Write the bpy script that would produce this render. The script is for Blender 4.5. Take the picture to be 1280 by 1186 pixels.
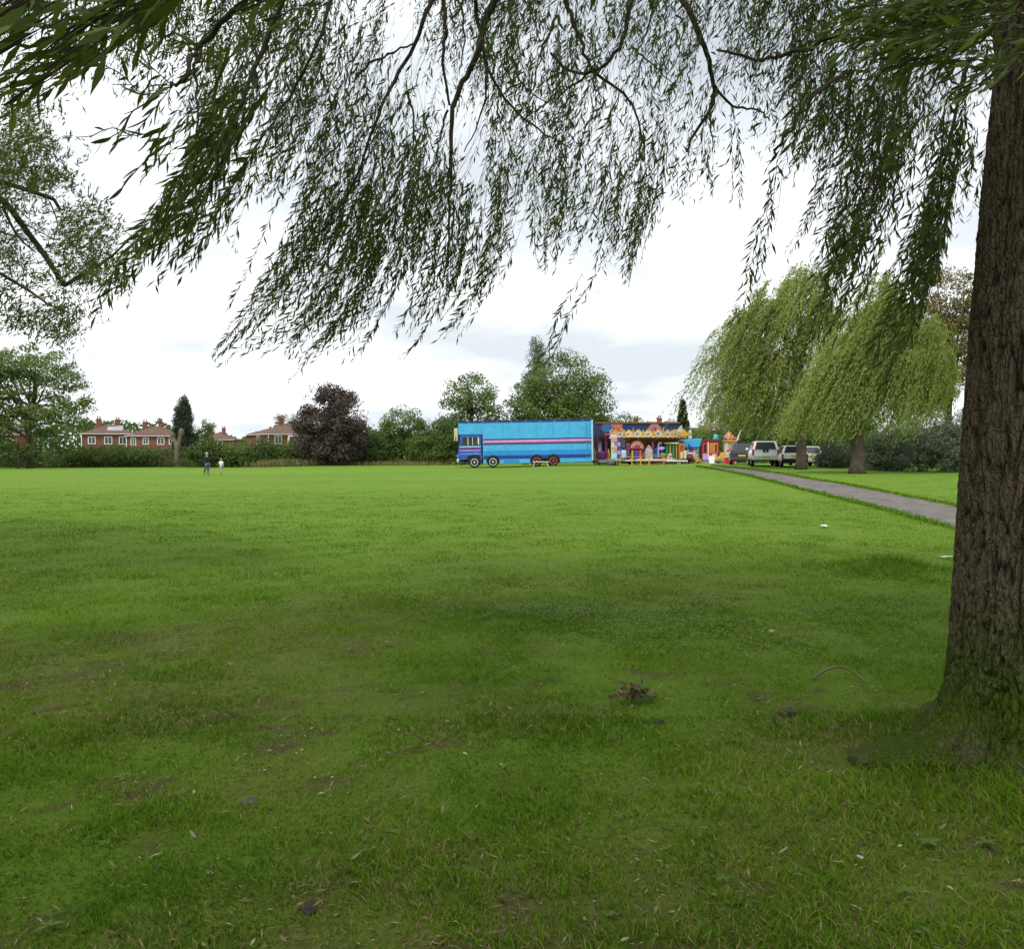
import bpy, math, random
import numpy as np
from mathutils import Vector, Matrix, noise as mnoise

for o in list(bpy.data.objects): bpy.data.objects.remove(o, do_unlink=True)
scene = bpy.context.scene
col = scene.collection
R = math.radians
random.seed(7); rng = np.random.default_rng(7)

# ------------------------------------------------------------------ camera
F = 1098.0; CX, CY, HOR = 640.0, 593.0, 563.0; EYE = 1.7
TH = math.atan((CY - HOR) / F)
cam = bpy.data.cameras.new('camera'); camo = bpy.data.objects.new('camera', cam); col.objects.link(camo)
cam.sensor_fit = 'HORIZONTAL'; cam.sensor_width = 36.0; cam.lens = 36.0 * F / 1280.0
cam.clip_start = 0.05; cam.clip_end = 3000
camo.location = (0, 0, EYE); camo.rotation_euler = (math.pi / 2 - TH, 0, 0)
scene.camera = camo

# ------------------------------------------------------------------ sky, sun, exposure
SUN_EL, SUN_AZ = 52.0, -28.0       # azimuth measured from behind the camera, negative = from the left
w = bpy.data.worlds.new('World'); scene.world = w; w.use_nodes = True
nt = w.node_tree; nt.nodes.clear()
def wn(t, **k):
    n = nt.nodes.new(t)
    for a, b in k.items(): setattr(n, a, b)
    return n
def wl(a, b): nt.links.new(a, b)
out = wn('ShaderNodeOutputWorld'); bg = wn('ShaderNodeBackground'); bg.inputs[1].default_value = 0.055
sky = wn('ShaderNodeTexSky', sky_type='NISHITA'); sky.sun_disc = False
sky.sun_elevation = R(SUN_EL); sky.sun_rotation = R(180 + SUN_AZ); sky.air_density = 1.0; sky.dust_density = 2.0
tc = wn('ShaderNodeTexCoord'); sp = wn('ShaderNodeSeparateXYZ'); wl(tc.outputs['Generated'], sp.inputs[0])
zc = wn('ShaderNodeMath', operation='MAXIMUM'); wl(sp.outputs[2], zc.inputs[0]); zc.inputs[1].default_value = 0.0
za = wn('ShaderNodeMath', operation='ADD'); wl(zc.outputs[0], za.inputs[0]); za.inputs[1].default_value = 0.16
dx = wn('ShaderNodeMath', operation='DIVIDE'); wl(sp.outputs[0], dx.inputs[0]); wl(za.outputs[0], dx.inputs[1])
dy = wn('ShaderNodeMath', operation='DIVIDE'); wl(sp.outputs[1], dy.inputs[0]); wl(za.outputs[0], dy.inputs[1])
cb = wn('ShaderNodeCombineXYZ'); wl(dx.outputs[0], cb.inputs[0]); wl(dy.outputs[0], cb.inputs[1]); cb.inputs[2].default_value = 3.1
n1 = wn('ShaderNodeTexNoise'); n1.inputs['Scale'].default_value = 0.75; n1.inputs['Detail'].default_value = 5; n1.inputs['Roughness'].default_value = 0.5
wl(cb.outputs[0], n1.inputs['Vector'])
r1 = wn('ShaderNodeValToRGB'); wl(n1.outputs['Fac'], r1.inputs[0])
r1.color_ramp.elements[0].position = 0.42; r1.color_ramp.elements[0].color = (8.5, 9.2, 9.8, 1)
r1.color_ramp.elements[1].position = 0.61; r1.color_ramp.elements[1].color = (14.4, 14.6, 14.8, 1)
n2 = wn('ShaderNodeTexNoise'); n2.inputs['Scale'].default_value = 0.5; n2.inputs['Detail'].default_value = 4
wl(cb.outputs[0], n2.inputs['Vector'])
r2 = wn('ShaderNodeValToRGB'); wl(n2.outputs['Fac'], r2.inputs[0])
r2.color_ramp.elements[0].position = 0.28; r2.color_ramp.elements[0].color = (0.6, 0.6, 0.6, 1)
r2.color_ramp.elements[1].position = 0.42; r2.color_ramp.elements[1].color = (1, 1, 1, 1)
mx = wn('ShaderNodeMix', data_type='RGBA'); wl(r2.outputs[0], mx.inputs[0]); wl(sky.outputs[0], mx.inputs[6]); wl(r1.outputs[0], mx.inputs[7])
wl(mx.outputs[2], bg.inputs[0]); wl(bg.outputs[0], out.inputs[0])
sl = bpy.data.lights.new('sun', 'SUN'); sl.energy = 1.5; sl.angle = R(14); sl.color = (1.0, 0.96, 0.88)
slo = bpy.data.objects.new('sun', sl); col.objects.link(slo); slo.location = (-20, -40, 60)
_a = R(SUN_AZ); sd = Vector((math.sin(_a) * math.cos(R(SUN_EL)), -math.cos(_a) * math.cos(R(SUN_EL)), math.sin(R(SUN_EL))))
slo.rotation_euler = sd.to_track_quat('Z', 'Y').to_euler()
scene.view_settings.view_transform = 'Standard'; scene.view_settings.look = 'None'
scene.view_settings.gamma = 1.0; scene.view_settings.exposure = 0.80
scene.render.engine = 'CYCLES'
scene.render.resolution_x, scene.render.resolution_y = 1024, 948

# ------------------------------------------------------------------ helpers: places
_ct, _st = math.cos(TH), math.sin(TH)
def ray(px, py):
    u = (px - CX) / F; v = (CY - py) / F
    return Vector((u, _ct + v * _st, -_st + v * _ct))
def P(px, py, Y):
    d = ray(px, py); t = Y / d.y
    return Vector((d.x * t, Y, EYE + d.z * t))
def Z(py, Y): return P(CX, py, Y).z
def X(px, Y): return (px - CX) / F * Y
def project(p):
    p = np.asarray(p); y = p[..., 1]; z = p[..., 2] - EYE; x = p[..., 0]
    dep = y * _ct - z * _st; up = y * _st + z * _ct
    dep = np.where(dep < 1e-3, 1e-3, dep)
    return CX + F * x / dep, CY - F * up / dep, dep
_C = [(0, 0, 0), (0, 5, 0), (3, 5, 0), (-5, 8, 0), (5, 10, 0), (0, 15, 0), (-10, 15, 0), (8, 20, .02), (0, 30, 0), (-15, 30, -.02), (0, 45, -.02), (-25, 50, -.1), (-30, 20, 0), (12, 5, 0), (25, 10, .1), (0, -20, 0),
      (X(257, 68), 68, -.18), (X(0, 97), 97, -.14), (X(240, 97), 97, -.12), (X(500, 97), 97, .12), (X(590, 80), 80, .097), (X(735, 82), 82, .318), (X(806, 80), 80, .316),
      (X(890, 76), 76, .6), (X(927, 68), 68, .585), (X(955, 62), 62, .571), (X(1000, 60), 60, .525), (X(1000, 56), 56, .476), (X(1070, 48), 48, .432), (X(1150, 54), 54, .35), (30, 30, .2),
      (0, 200, .3), (-60, 170, .1), (50, 140, .6), (100, 200, .5), (-150, 200, 0)]
_CA = np.array(_C, float)
def gz(x, y):
    x = np.asarray(x, float); y = np.asarray(y, float)
    num = np.zeros(np.broadcast(x, y).shape); den = np.zeros_like(num)
    for cx, cy, cz in _CA:
        wgt = 1.0 / ((x - cx) ** 2 + (y - cy) ** 2 + 16.0) ** 2
        num += wgt * cz; den += wgt
    h = num / den
    h = h + 0.16 * np.exp(-(((x - 5.2) / .62) ** 2 + ((y - 12.3) / .5) ** 2)) + 0.07 * np.exp(-(((x - 2.85) / .9) ** 2 + ((y - 4.8) / .9) ** 2))
    return h
def G(x, y): return float(gz(x, y))
def on_ground(px, py):
    d = ray(px, py); lo, hi = 0.5, 260.0
    f = lambda t: EYE + d.z * t - G(d.x * t, d.y * t)
    a = .5
    t = a
    while t < 260:
        if f(t) < 0: break
        t *= 1.03
    lo, hi = t / 1.03, t
    for _ in range(30):
        m = (lo + hi) / 2
        if f(m) > 0: lo = m
        else: hi = m
    return Vector((d.x * lo, d.y * lo, G(d.x * lo, d.y * lo)))

def vnoise(x, y, seed=0):
    x = np.asarray(x, float); y = np.asarray(y, float)
    xi = np.floor(x).astype(np.int64); yi = np.floor(y).astype(np.int64); fx = x - xi; fy = y - yi
    fx = fx * fx * (3 - 2 * fx); fy = fy * fy * (3 - 2 * fy)
    def hsh(a, b):
        n = (a * 374761393 + b * 668265263 + seed * 1442695041) & 0x7fffffff
        n = ((n ^ (n >> 13)) * 1274126177) & 0x7fffffff
        n = n ^ (n >> 16)
        return (n & 0xffff) / 65535.0
    return (hsh(xi, yi) * (1 - fx) + hsh(xi + 1, yi) * fx) * (1 - fy) + (hsh(xi, yi + 1) * (1 - fx) + hsh(xi + 1, yi + 1) * fx) * fy
def fbm(x, y, seed=0, o=4):
    s = 0; a = .5; t = 0
    for i in range(o):
        s = s + a * vnoise(np.asarray(x) * 2 ** i, np.asarray(y) * 2 ** i, seed + i); t += a; a *= .55
    return s / t

# ------------------------------------------------------------------ helpers: materials
MATS = {}
def newmat(name):
    m = bpy.data.materials.new(name); m.use_nodes = True; t = m.node_tree; t.nodes.clear()
    o = t.nodes.new('ShaderNodeOutputMaterial')
    return m, t, o
def mat(name, c, rough=.55, metal=0.0, var=.12, scale=6.0, bump=0.0, bscale=40.0, spec=.4):
    if name in MATS: return MATS[name]
    m, t, o = newmat(name)
    b = t.nodes.new('ShaderNodeBsdfPrincipled'); t.links.new(b.outputs[0], o.inputs[0])
    b.inputs['Roughness'].default_value = rough; b.inputs['Metallic'].default_value = metal; b.inputs['Specular IOR Level'].default_value = spec
    tc = t.nodes.new('ShaderNodeTexCoord'); n = t.nodes.new('ShaderNodeTexNoise'); n.inputs['Scale'].default_value = scale; n.inputs['Detail'].default_value = 5
    t.links.new(tc.outputs['Object'], n.inputs['Vector'])
    r = t.nodes.new('ShaderNodeValToRGB'); t.links.new(n.outputs['Fac'], r.inputs[0])
    r.color_ramp.elements[0].position = .3; r.color_ramp.elements[1].position = .7
    r.color_ramp.elements[0].color = tuple(x * (1 - var) for x in c) + (1,); r.color_ramp.elements[1].color = tuple(min(1, x * (1 + var)) for x in c) + (1,)
    t.links.new(r.outputs[0], b.inputs['Base Color'])
    if bump:
        n2 = t.nodes.new('ShaderNodeTexNoise'); n2.inputs['Scale'].default_value = bscale; n2.inputs['Detail'].default_value = 6
        t.links.new(tc.outputs['Object'], n2.inputs['Vector'])
        bp = t.nodes.new('ShaderNodeBump'); bp.inputs['Strength'].default_value = bump; bp.inputs['Distance'].default_value = .03
        t.links.new(n2.outputs['Fac'], bp.inputs['Height']); t.links.new(bp.outputs[0], b.inputs['Normal'])
    MATS[name] = m; return m
def leafmat(name, c0, c1, c2=None, trans=.35, rough=.5, tboost=1.3, spec=.2):
    m, t, o = newmat(name)
    at = t.nodes.new('ShaderNodeAttribute'); at.attribute_name = 'rnd'
    r = t.nodes.new('ShaderNodeValToRGB'); t.links.new(at.outputs['Fac'], r.inputs[0])
    r.color_ramp.elements[0].color = c0 + (1,); r.color_ramp.elements[1].color = c1 + (1,)
    if c2:
        r.color_ramp.elements[1].position = .9; e = r.color_ramp.elements.new(.97); e.color = c2 + (1,)
    b = t.nodes.new('ShaderNodeBsdfPrincipled'); b.inputs['Roughness'].default_value = rough; b.inputs['Specular IOR Level'].default_value = spec
    t.links.new(r.outputs[0], b.inputs['Base Color'])
    tr = t.nodes.new('ShaderNodeBsdfTranslucent'); g = t.nodes.new('ShaderNodeMix'); g.data_type = 'RGBA'; g.blend_type = 'MULTIPLY'; g.inputs[0].default_value = 1
    t.links.new(r.outputs[0], g.inputs[6]); g.inputs[7].default_value = (tboost * 1.05, tboost * 1.15, tboost * .6, 1)
    t.links.new(g.outputs[2], tr.inputs[0])
    mx = t.nodes.new('ShaderNodeMixShader'); mx.inputs[0].default_value = trans
    t.links.new(b.outputs[0], mx.inputs[1]); t.links.new(tr.outputs[0], mx.inputs[2]); t.links.new(mx.outputs[0], o.inputs[0])
    return m
def glassmat():
    return mat('window_glass', (.05, .06, .065), rough=.08, var=.3, scale=2, spec=.7)

# ------------------------------------------------------------------ helpers: objects
def link(o): col.objects.link(o); return o
def tag(o, label=None, cat=None, group=None, kind=None):
    if label: o['label'] = label
    if cat: o['category'] = cat
    if group: o['group'] = group
    if kind: o['kind'] = kind
    return o
def thing(name, loc, label, cat, rz=0.0, group=None, tilt=0.0):
    o = bpy.data.objects.new(name, None); link(o); o.empty_display_size = .2
    o.location = loc; o.rotation_euler = (0, tilt, rz)
    return tag(o, label, cat, group)
class MB:
    def __init__(s): s.v = []; s.f = []
    def add(s, vs, fs):
        b = len(s.v); s.v += [tuple(v) for v in vs]; s.f += [tuple(i + b for i in f) for f in fs]; return s
    def box(s, cx, cy, cz, sx, sy, sz, rz=0.0, rx=0.0, ry=0.0):
        M = Matrix.Rotation(rz, 3, 'Z') @ Matrix.Rotation(ry, 3, 'Y') @ Matrix.Rotation(rx, 3, 'X')
        vs = []
        for z in (-.5, .5):
            for x, y in ((-.5, -.5), (.5, -.5), (.5, .5), (-.5, .5)):
                q = M @ Vector((x * sx, y * sy, z * sz)); vs.append((q.x + cx, q.y + cy, q.z + cz))
        return s.add(vs, [(3, 2, 1, 0), (4, 5, 6, 7), (0, 1, 5, 4), (1, 2, 6, 5), (2, 3, 7, 6), (3, 0, 4, 7)])
    def bb(s, x0, x1, y0, y1, z0, z1): return s.box((x0 + x1) / 2, (y0 + y1) / 2, (z0 + z1) / 2, x1 - x0, y1 - y0, z1 - z0)
    def prism(s, poly, y0, y1, inset=None):
        n = len(poly); vs = [(x, y0, z) for x, z in poly] + [(x, y1, z) for x, z in poly]
        fs = [tuple(range(n)), tuple(range(2 * n - 1, n - 1, -1))] + [(i, i + n, (i + 1) % n + n, (i + 1) % n) for i in range(n)]
        return s.add(vs, [tuple(reversed(f)) for f in fs])
    def tube(s, pts, rad, n=8, cap=True):
        pts = [Vector(p) for p in pts]; m = len(pts)
        if not hasattr(rad, '__len__'): rad = [rad] * m
        vs = []; fs = []
        up = None
        for i, p in enumerate(pts):
            t = (pts[min(i + 1, m - 1)] - pts[max(i - 1, 0)])
            if t.length < 1e-9: t = Vector((0, 0, 1))
            t.normalize()
            if up is None: up = Vector((0, 0, 1)) if abs(t.z) < .9 else Vector((1, 0, 0))
            a = t.cross(up)
            if a.length < 1e-6: a = t.cross(Vector((1, 0, 0)))
            a.normalize(); b = a.cross(t).normalized(); up = b
            for k in range(n):
                an = 2 * math.pi * k / n; vs.append(p + (a * math.cos(an) + b * math.sin(an)) * rad[i])
        for i in range(m - 1):
            for k in range(n):
                fs.append((i * n + k, i * n + (k + 1) % n, (i + 1) * n + (k + 1) % n, (i + 1) * n + k))
        if cap: fs.append(tuple(range(n - 1, -1, -1))); fs.append(tuple((m - 1) * n + k for k in range(n)))
        return s.add(vs, fs)
    def cyl(s, p0, p1, r0, r1=None, n=16): return s.tube([p0, p1], [r0, r0 if r1 is None else r1], n)
    def lathe(s, prof, c=(0, 0, 0), n=20):
        vs = []; fs = []; m = len(prof)
        for r, z in prof:
            for k in range(n):
                a = 2 * math.pi * k / n; vs.append((c[0] + r * math.cos(a), c[1] + r * math.sin(a), c[2] + z))
        for i in range(m - 1):
            for k in range(n): fs.append((i * n + k, i * n + (k + 1) % n, (i + 1) * n + (k + 1) % n, (i + 1) * n + k))
        fs.append(tuple(range(n - 1, -1, -1))); fs.append(tuple((m - 1) * n + k for k in range(n)))
        return s.add(vs, fs)
    def mesh(s, name):
        me = bpy.data.meshes.new(name); me.from_pydata(s.v, [], s.f); me.update(); return me
    def build(s, name, m, parent=None, smooth=False, bevel=0.0, seg=2, label=None, kind=None):
        me = s.mesh(name); me.materials.append(m)
        if smooth: me.polygons.foreach_set('use_smooth', [True] * len(me.polygons))
        o = bpy.data.objects.new(name, me); link(o)
        if parent: o.parent = parent
        if bevel:
            b = o.modifiers.new('bevel', 'BEVEL'); b.width = bevel; b.segments = seg; b.limit_method = 'ANGLE'; b.angle_limit = R(35)
        if label: o['label'] = label
        if kind: o['kind'] = kind
        return o
def np_mesh(name, V, loops, fsize, m, parent=None, rnd=None, smooth=False):
    """V (n,3); loops flat index array; fsize faces all same size"""
    me = bpy.data.meshes.new(name); nf = len(loops) // fsize
    me.vertices.add(len(V)); me.vertices.foreach_set('co', np.ascontiguousarray(V, dtype=np.float32).ravel())
    me.loops.add(len(loops)); me.loops.foreach_set('vertex_index', np.ascontiguousarray(loops, dtype=np.int32))
    me.polygons.add(nf); me.polygons.foreach_set('loop_start', np.arange(0, nf * fsize, fsize, dtype=np.int32))
    if smooth: me.polygons.foreach_set('use_smooth', np.ones(nf, dtype=bool))
    me.update(calc_edges=True)
    if rnd is not None:
        a = me.attributes.new('rnd', 'FLOAT', 'POINT'); a.data.foreach_set('value', np.ascontiguousarray(rnd, dtype=np.float32))
    me.materials.append(m)
    o = bpy.data.objects.new(name, me); link(o)
    if parent: o.parent = parent
    return o
def nrm(a): return a / np.maximum(np.linalg.norm(a, axis=-1, keepdims=True), 1e-9)
def leaf_obj(name, C, D, L, W, m, parent, rnd=None, nbias=None, fold=.18):
    """diamond leaf faces: centres C, long axes D, lengths, widths"""
    n = len(C); D = nrm(D)
    q = rng.normal(size=(n, 3))
    if nbias is not None: q = q + nbias
    S = nrm(np.cross(D, q)); N = np.cross(S, D)
    L = np.broadcast_to(L, (n,))[:, None]; W = np.broadcast_to(W, (n,))[:, None]
    b = C - D * L * .5; t = C + D * L * .5 - N * L * .06
    mid = C - D * L * .05 + N * W * fold
    s1 = mid + S * W * .5; s2 = mid - S * W * .5
    V = np.stack([b, s1, t, s2], 1).reshape(-1, 3)
    if rnd is None: rnd = rng.random(n)
    o = np_mesh(name, V, np.arange(4 * n), 4, m, parent, np.repeat(rnd, 4))
    o['kind'] = 'stuff'
    return o
def parent_keep(o, p):
    o.parent = p; o.matrix_parent_inverse = p.matrix_basis.inverted()

# ------------------------------------------------------------------ ground
def lines(segs):
    r = []
    for a, b, st in segs:
        n = max(1, int(round((b - a) / st))); r += [a + (b - a) * i / n for i in range(n)]
    r.append(segs[-1][1]); return np.array(r)
gx = lines([(-900, -150, 50), (-150, -60, 6), (-60, -9, 1.5), (-9, 9, .12), (9, 60, 1.2), (60, 150, 6), (150, 900, 50)])
gy = lines([(-80, -10, 5), (-10, 2.4, .8), (2.4, 15, .11), (15, 100, 1.0), (100, 300, 8), (300, 1200, 60)])
GX, GY = np.meshgrid(gx, gy)
GZ = gz(GX, GY)
near = np.clip((17 - np.abs(GY)) / 6, 0, 1) * np.clip((7.2 - GX) / 1.0, 0, 1)
GZ = GZ + near * (0.035 * (fbm(GX * .9, GY * .9, 3) - .5) + .02 * (fbm(GX * 4, GY * 4, 9) - .5))
def bare_at(x, y):
    a = fbm(x * 1.6 + 7, y * 1.6, 21, 4); b = fbm(x * 6.5, y * 6.5 + 4, 33, 3)
    v = np.clip((a * .45 + b * .55 - .568) * 8, 0, 1)
    d = np.clip((11.5 - y) / 5, .0, 1) * np.clip((y + 3) / 3, 0, 1)
    return v * d
def dry_at(x, y):
    a = fbm(x * .45 + 3, y * .45 + 11, 41, 4); d = np.clip((15 - y) / 8, .12, 1)
    return np.clip((a - .45) * 5, 0, 1) * d
V = np.stack([GX, GY, GZ], -1).reshape(-1, 3); nx, ny = len(gx), len(gy)
I = np.arange(nx * ny).reshape(ny, nx)
Q = np.stack([I[:-1, :-1], I[:-1, 1:], I[1:, 1:], I[1:, :-1]], -1).reshape(-1)
m, t, o = newmat('lawn')
b = t.nodes.new('ShaderNodeBsdfPrincipled'); b.inputs['Roughness'].default_value = .85; b.inputs['Specular IOR Level'].default_value = .04; t.links.new(b.outputs[0], o.inputs[0])
tcn = t.nodes.new('ShaderNodeTexCoord')
def noise_n(sc, det=5, rough=.55, vec=None):
    n = t.nodes.new('ShaderNodeTexNoise'); n.inputs['Scale'].default_value = sc; n.inputs['Detail'].default_value = det; n.inputs['Roughness'].default_value = rough
    t.links.new(vec or tcn.outputs['Object'], n.inputs['Vector']); return n
def ramp(src, p0, c0, p1, c1):
    r = t.nodes.new('ShaderNodeValToRGB'); t.links.new(src, r.inputs[0])
    r.color_ramp.elements[0].position = p0; r.color_ramp.elements[0].color = c0 + (1,); r.color_ramp.elements[1].position = p1; r.color_ramp.elements[1].color = c1 + (1,); return r
def mixc(fac, a, bb):
    g = t.nodes.new('ShaderNodeMix'); g.data_type = 'RGBA'
    if isinstance(fac, float): g.inputs[0].default_value = fac
    else: t.links.new(fac, g.inputs[0])
    for s, v in ((6, a), (7, bb)):
        if isinstance(v, tuple): g.inputs[s].default_value = v + (1,)
        else: t.links.new(v, g.inputs[s])
    return g.outputs[2]
mp = t.nodes.new('ShaderNodeMapping'); mp.inputs['Scale'].default_value = (.22, 1.0, 1); t.links.new(tcn.outputs['Object'], mp.inputs[0])
big = ramp(noise_n(.09, 4, .55, mp.outputs[0]).outputs[0], .35, (.108, .218, .018), .65, (.205, .312, .042))
med = ramp(noise_n(.9, 5, .6).outputs[0], .35, (.115, .225, .022), .68, (.180, .285, .044))
c = mixc(.5, big.outputs[0], med.outputs[0])
fine = ramp(noise_n(14, 6, .7).outputs[0], .3, (.055, .115, .012), .72, (.178, .300, .050))
c = mixc(.38, c, fine.outputs[0])
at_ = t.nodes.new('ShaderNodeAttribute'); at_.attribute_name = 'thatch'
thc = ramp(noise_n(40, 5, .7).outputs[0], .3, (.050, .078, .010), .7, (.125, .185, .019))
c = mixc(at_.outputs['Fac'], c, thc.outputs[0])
ad = t.nodes.new('ShaderNodeAttribute'); ad.attribute_name = 'dry'
c = mixc(ad.outputs['Fac'], c, (.150, .135, .048))
ab = t.nodes.new('ShaderNodeAttribute'); ab.attribute_name = 'bare'
soil = ramp(noise_n(45, 8, .8).outputs[0], .35, (.028, .020, .012), .65, (.135, .095, .055))
c = mixc(ab.outputs['Fac'], c, soil.outputs[0])
t.links.new(c, b.inputs['Base Color'])
bn = noise_n(30, 6, .7); bp = t.nodes.new('ShaderNodeBump'); bp.inputs['Strength'].default_value = .6; bp.inputs['Distance'].default_value = .05
t.links.new(bn.outputs[0], bp.inputs['Height']); t.links.new(bp.outputs[0], b.inputs['Normal'])
ground = np_mesh('ground', V, Q, 4, m, smooth=True); ground['kind'] = 'structure'
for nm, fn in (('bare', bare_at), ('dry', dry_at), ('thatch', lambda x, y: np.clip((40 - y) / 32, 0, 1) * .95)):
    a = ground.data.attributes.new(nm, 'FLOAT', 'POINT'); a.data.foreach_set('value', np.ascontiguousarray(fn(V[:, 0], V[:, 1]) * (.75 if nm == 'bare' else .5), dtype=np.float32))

# path
up_e = [(890, 582.5), (930, 586.5), (965, 591.5), (1010, 599), (1060, 607), (1110, 617), (1198, 634), (1290, 654)]
lo_e = [(872, 583.5), (900, 588), (935, 595), (965, 602.5), (1000, 611.5), (1060, 626.5), (1110, 639), (1198, 663)]
def smooth_line(pts, n):
    pts = [Vector(p) for p in pts]; d = [0]
    for a, b_ in zip(pts, pts[1:]): d.append(d[-1] + (b_ - a).length)
    outp = []
    for i in range(n):
        s = d[-1] * i / (n - 1); k = 0
        while k < len(d) - 2 and d[k + 1] < s: k += 1
        u = (s - d[k]) / max(1e-9, d[k + 1] - d[k])
        p0 = pts[max(k - 1, 0)]; p1 = pts[k]; p2 = pts[k + 1]; p3 = pts[min(k + 2, len(pts) - 1)]
        outp.append(.5 * ((2 * p1) + (p2 - p0) * u + (2 * p0 - 5 * p1 + 4 * p2 - p3) * u * u + (3 * p1 - p0 - 3 * p2 + p3) * u ** 3))
    return outp
U = [on_ground(*p) for p in up_e] + [Vector((12.4, 14, 0)), Vector((11.4, 4, 0)), Vector((11, -12, 0))]
Lo = [on_ground(*p) for p in lo_e] + [Vector((8.5, 12, 0)), Vector((8.0, 4, 0)), Vector((7.8, -12, 0))]
NL = 150; U = smooth_line(U, NL); Lo = smooth_line(Lo, NL)
PV = []; PF = []; K = 7
for i in range(NL):
    for k in range(K):
        p = Lo[i].lerp(U[i], k / (K - 1))
        if k in (0, K - 1):
            j = (mnoise.noise(Vector((i * .45, k * 3.1, 0)))) * .12; p = p + (U[i] - Lo[i]).normalized() * j
        PV.append((p.x, p.y, G(p.x, p.y) + .022 + .03 * math.sin(math.pi * k / (K - 1))))
for i in range(NL - 1):
    for k in range(K - 1): PF.append((i * K + k, i * K + k + 1, (i + 1) * K + k + 1, (i + 1) * K + k))
me = bpy.data.meshes.new('path'); me.from_pydata(PV, [], PF); me.update()
me.materials.append(mat('tarmac', (.165, .150, .138), rough=.9, var=.28, scale=1.7, bump=.5, bscale=90, spec=.15))
tag(link(bpy.data.objects.new('path', me)), kind='structure')
pathL = np.array([(p.x, p.y) for p in Lo]); pathU = np.array([(p.x, p.y) for p in U])
def path_side(x, y):
    """>0 inside path"""
    so = np.argsort(pathL[:, 1]); xl = np.interp(y, pathL[so, 1], pathL[so, 0]); so = np.argsort(pathU[:, 1]); xu = np.interp(y, pathU[so, 1], pathU[so, 0])
    return (x > xl) & (x < xu)

# ------------------------------------------------------------------ grass blades
GRASS = leafmat('grass_blade', (.056, .132, .008), (.168, .292, .020), (.29, .26, .085), trans=.3, tboost=1.2, spec=.05, rough=.7)
def make_grass(name, y, hl, tri, label, seed):
    r = np.random.default_rng(seed); n = len(y)
    x = (r.random(n) * 2 - 1) * (.63 * y + 2.0)
    tuft = fbm(x * 5, y * 5, 77, 3); ok = r.random(n) < np.clip((tuft - .12) * 2.8, .55, 1)
    ok &= r.random(n) > bare_at(x, y) * .85; ok &= ~path_side(x, y); ok &= ((x - 2.84) ** 2 + (y - 4.78) ** 2) > .40 ** 2
    ok &= r.random(n) < np.clip((58 - y) / 22, 0, 1)
    x = x[ok]; y = y[ok]; n = len(x)
    z = gz(x, y) + .035 * (fbm(x * .9, y * .9, 3) - .5) * np.clip((17 - y) / 6, 0, 1) - .006
    tall = fbm(x * 1.7, y * 1.7, 55, 3)
    L = hl * (.55 + .9 * r.random(n)) * (.55 + 1.1 * np.clip((tall - .3) * 2, 0, 1)) * np.clip(1.15 - y / 60, .5, 1)
    dt = np.hypot(x - 2.75, y - 4.55); L *= 1 + 1.1 * np.exp(-(dt / .7) ** 2)
    md = np.hypot((x - 5.2) / .9, (y - 12.3) / .6); L *= 1 + 2.6 * np.exp(-md ** 2)
    a = r.random(n) * 2 * np.pi; lean = .25 + .75 * r.random(n) ** 1.2
    d = nrm(np.stack([np.cos(a) * lean - .25, np.sin(a) * lean, np.ones(n)], 1))
    b2 = nrm(np.stack([np.cos(a + .4) * (lean + .7) - .3, np.sin(a + .4) * (lean + .7), np.ones(n) * .55], 1))
    wd = np.clip(.0009 * y + .0012, .0042, .03)
    s = nrm(np.stack([-np.sin(a + r.normal(size=n)), np.cos(a + r.normal(size=n)), np.zeros(n)], 1)) * (wd * (.6 + .8 * r.random(n)))[:, None] * .5
    base = np.stack([x, y, z], 1); Lc = L[:, None]
    mid = base + d * Lc * .55; tip = mid + b2 * Lc * .5
    dry = dry_at(x, y); rv = np.clip(r.random(n) * .42 + 1.0 * (fbm(x * .9, y * .9, 88, 4) - .32), 0, .89)
    isdry = r.random(n) < (.03 + .12 * dry + .12 * np.exp(-md ** 2)) * np.clip((24 - y) / 10, .15, 1); rv = np.where(isdry, .93 + .07 * r.random(n), rv)
    if tri:
        Vv = np.stack([base - s, base + s, tip], 1).reshape(-1, 3)
        o = np_mesh(name, Vv, np.arange(3 * n), 3, GRASS, None, np.repeat(rv, 3))
    else:
        Vv = np.stack([base - s, base + s, mid + s * .8, mid - s * .8, tip], 1).reshape(-1, 3)
        i = np.arange(n)[:, None] * 5
        lp = np.concatenate([i + np.array([0, 1, 2]), i + np.array([0, 2, 3]), i + np.array([3, 2, 4])], 1).reshape(-1)
        o = np_mesh(name, Vv, lp, 3, GRASS, None, np.repeat(rv, 5))
    tag(o, label, 'grass', kind='stuff'); return o
_gy = 2.3 * (58 / 2.3) ** rng.random(850000)     # even density on screen: 1/y in depth
make_grass('grass', _gy[_gy < 5.6], .043, False, 'shaded lawn grass in front of the big bark trunk', 1)
make_grass('grass', _gy[_gy >= 5.6], .045, True, 'open lawn grass reaching out beside the tarmac path', 2)

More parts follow.
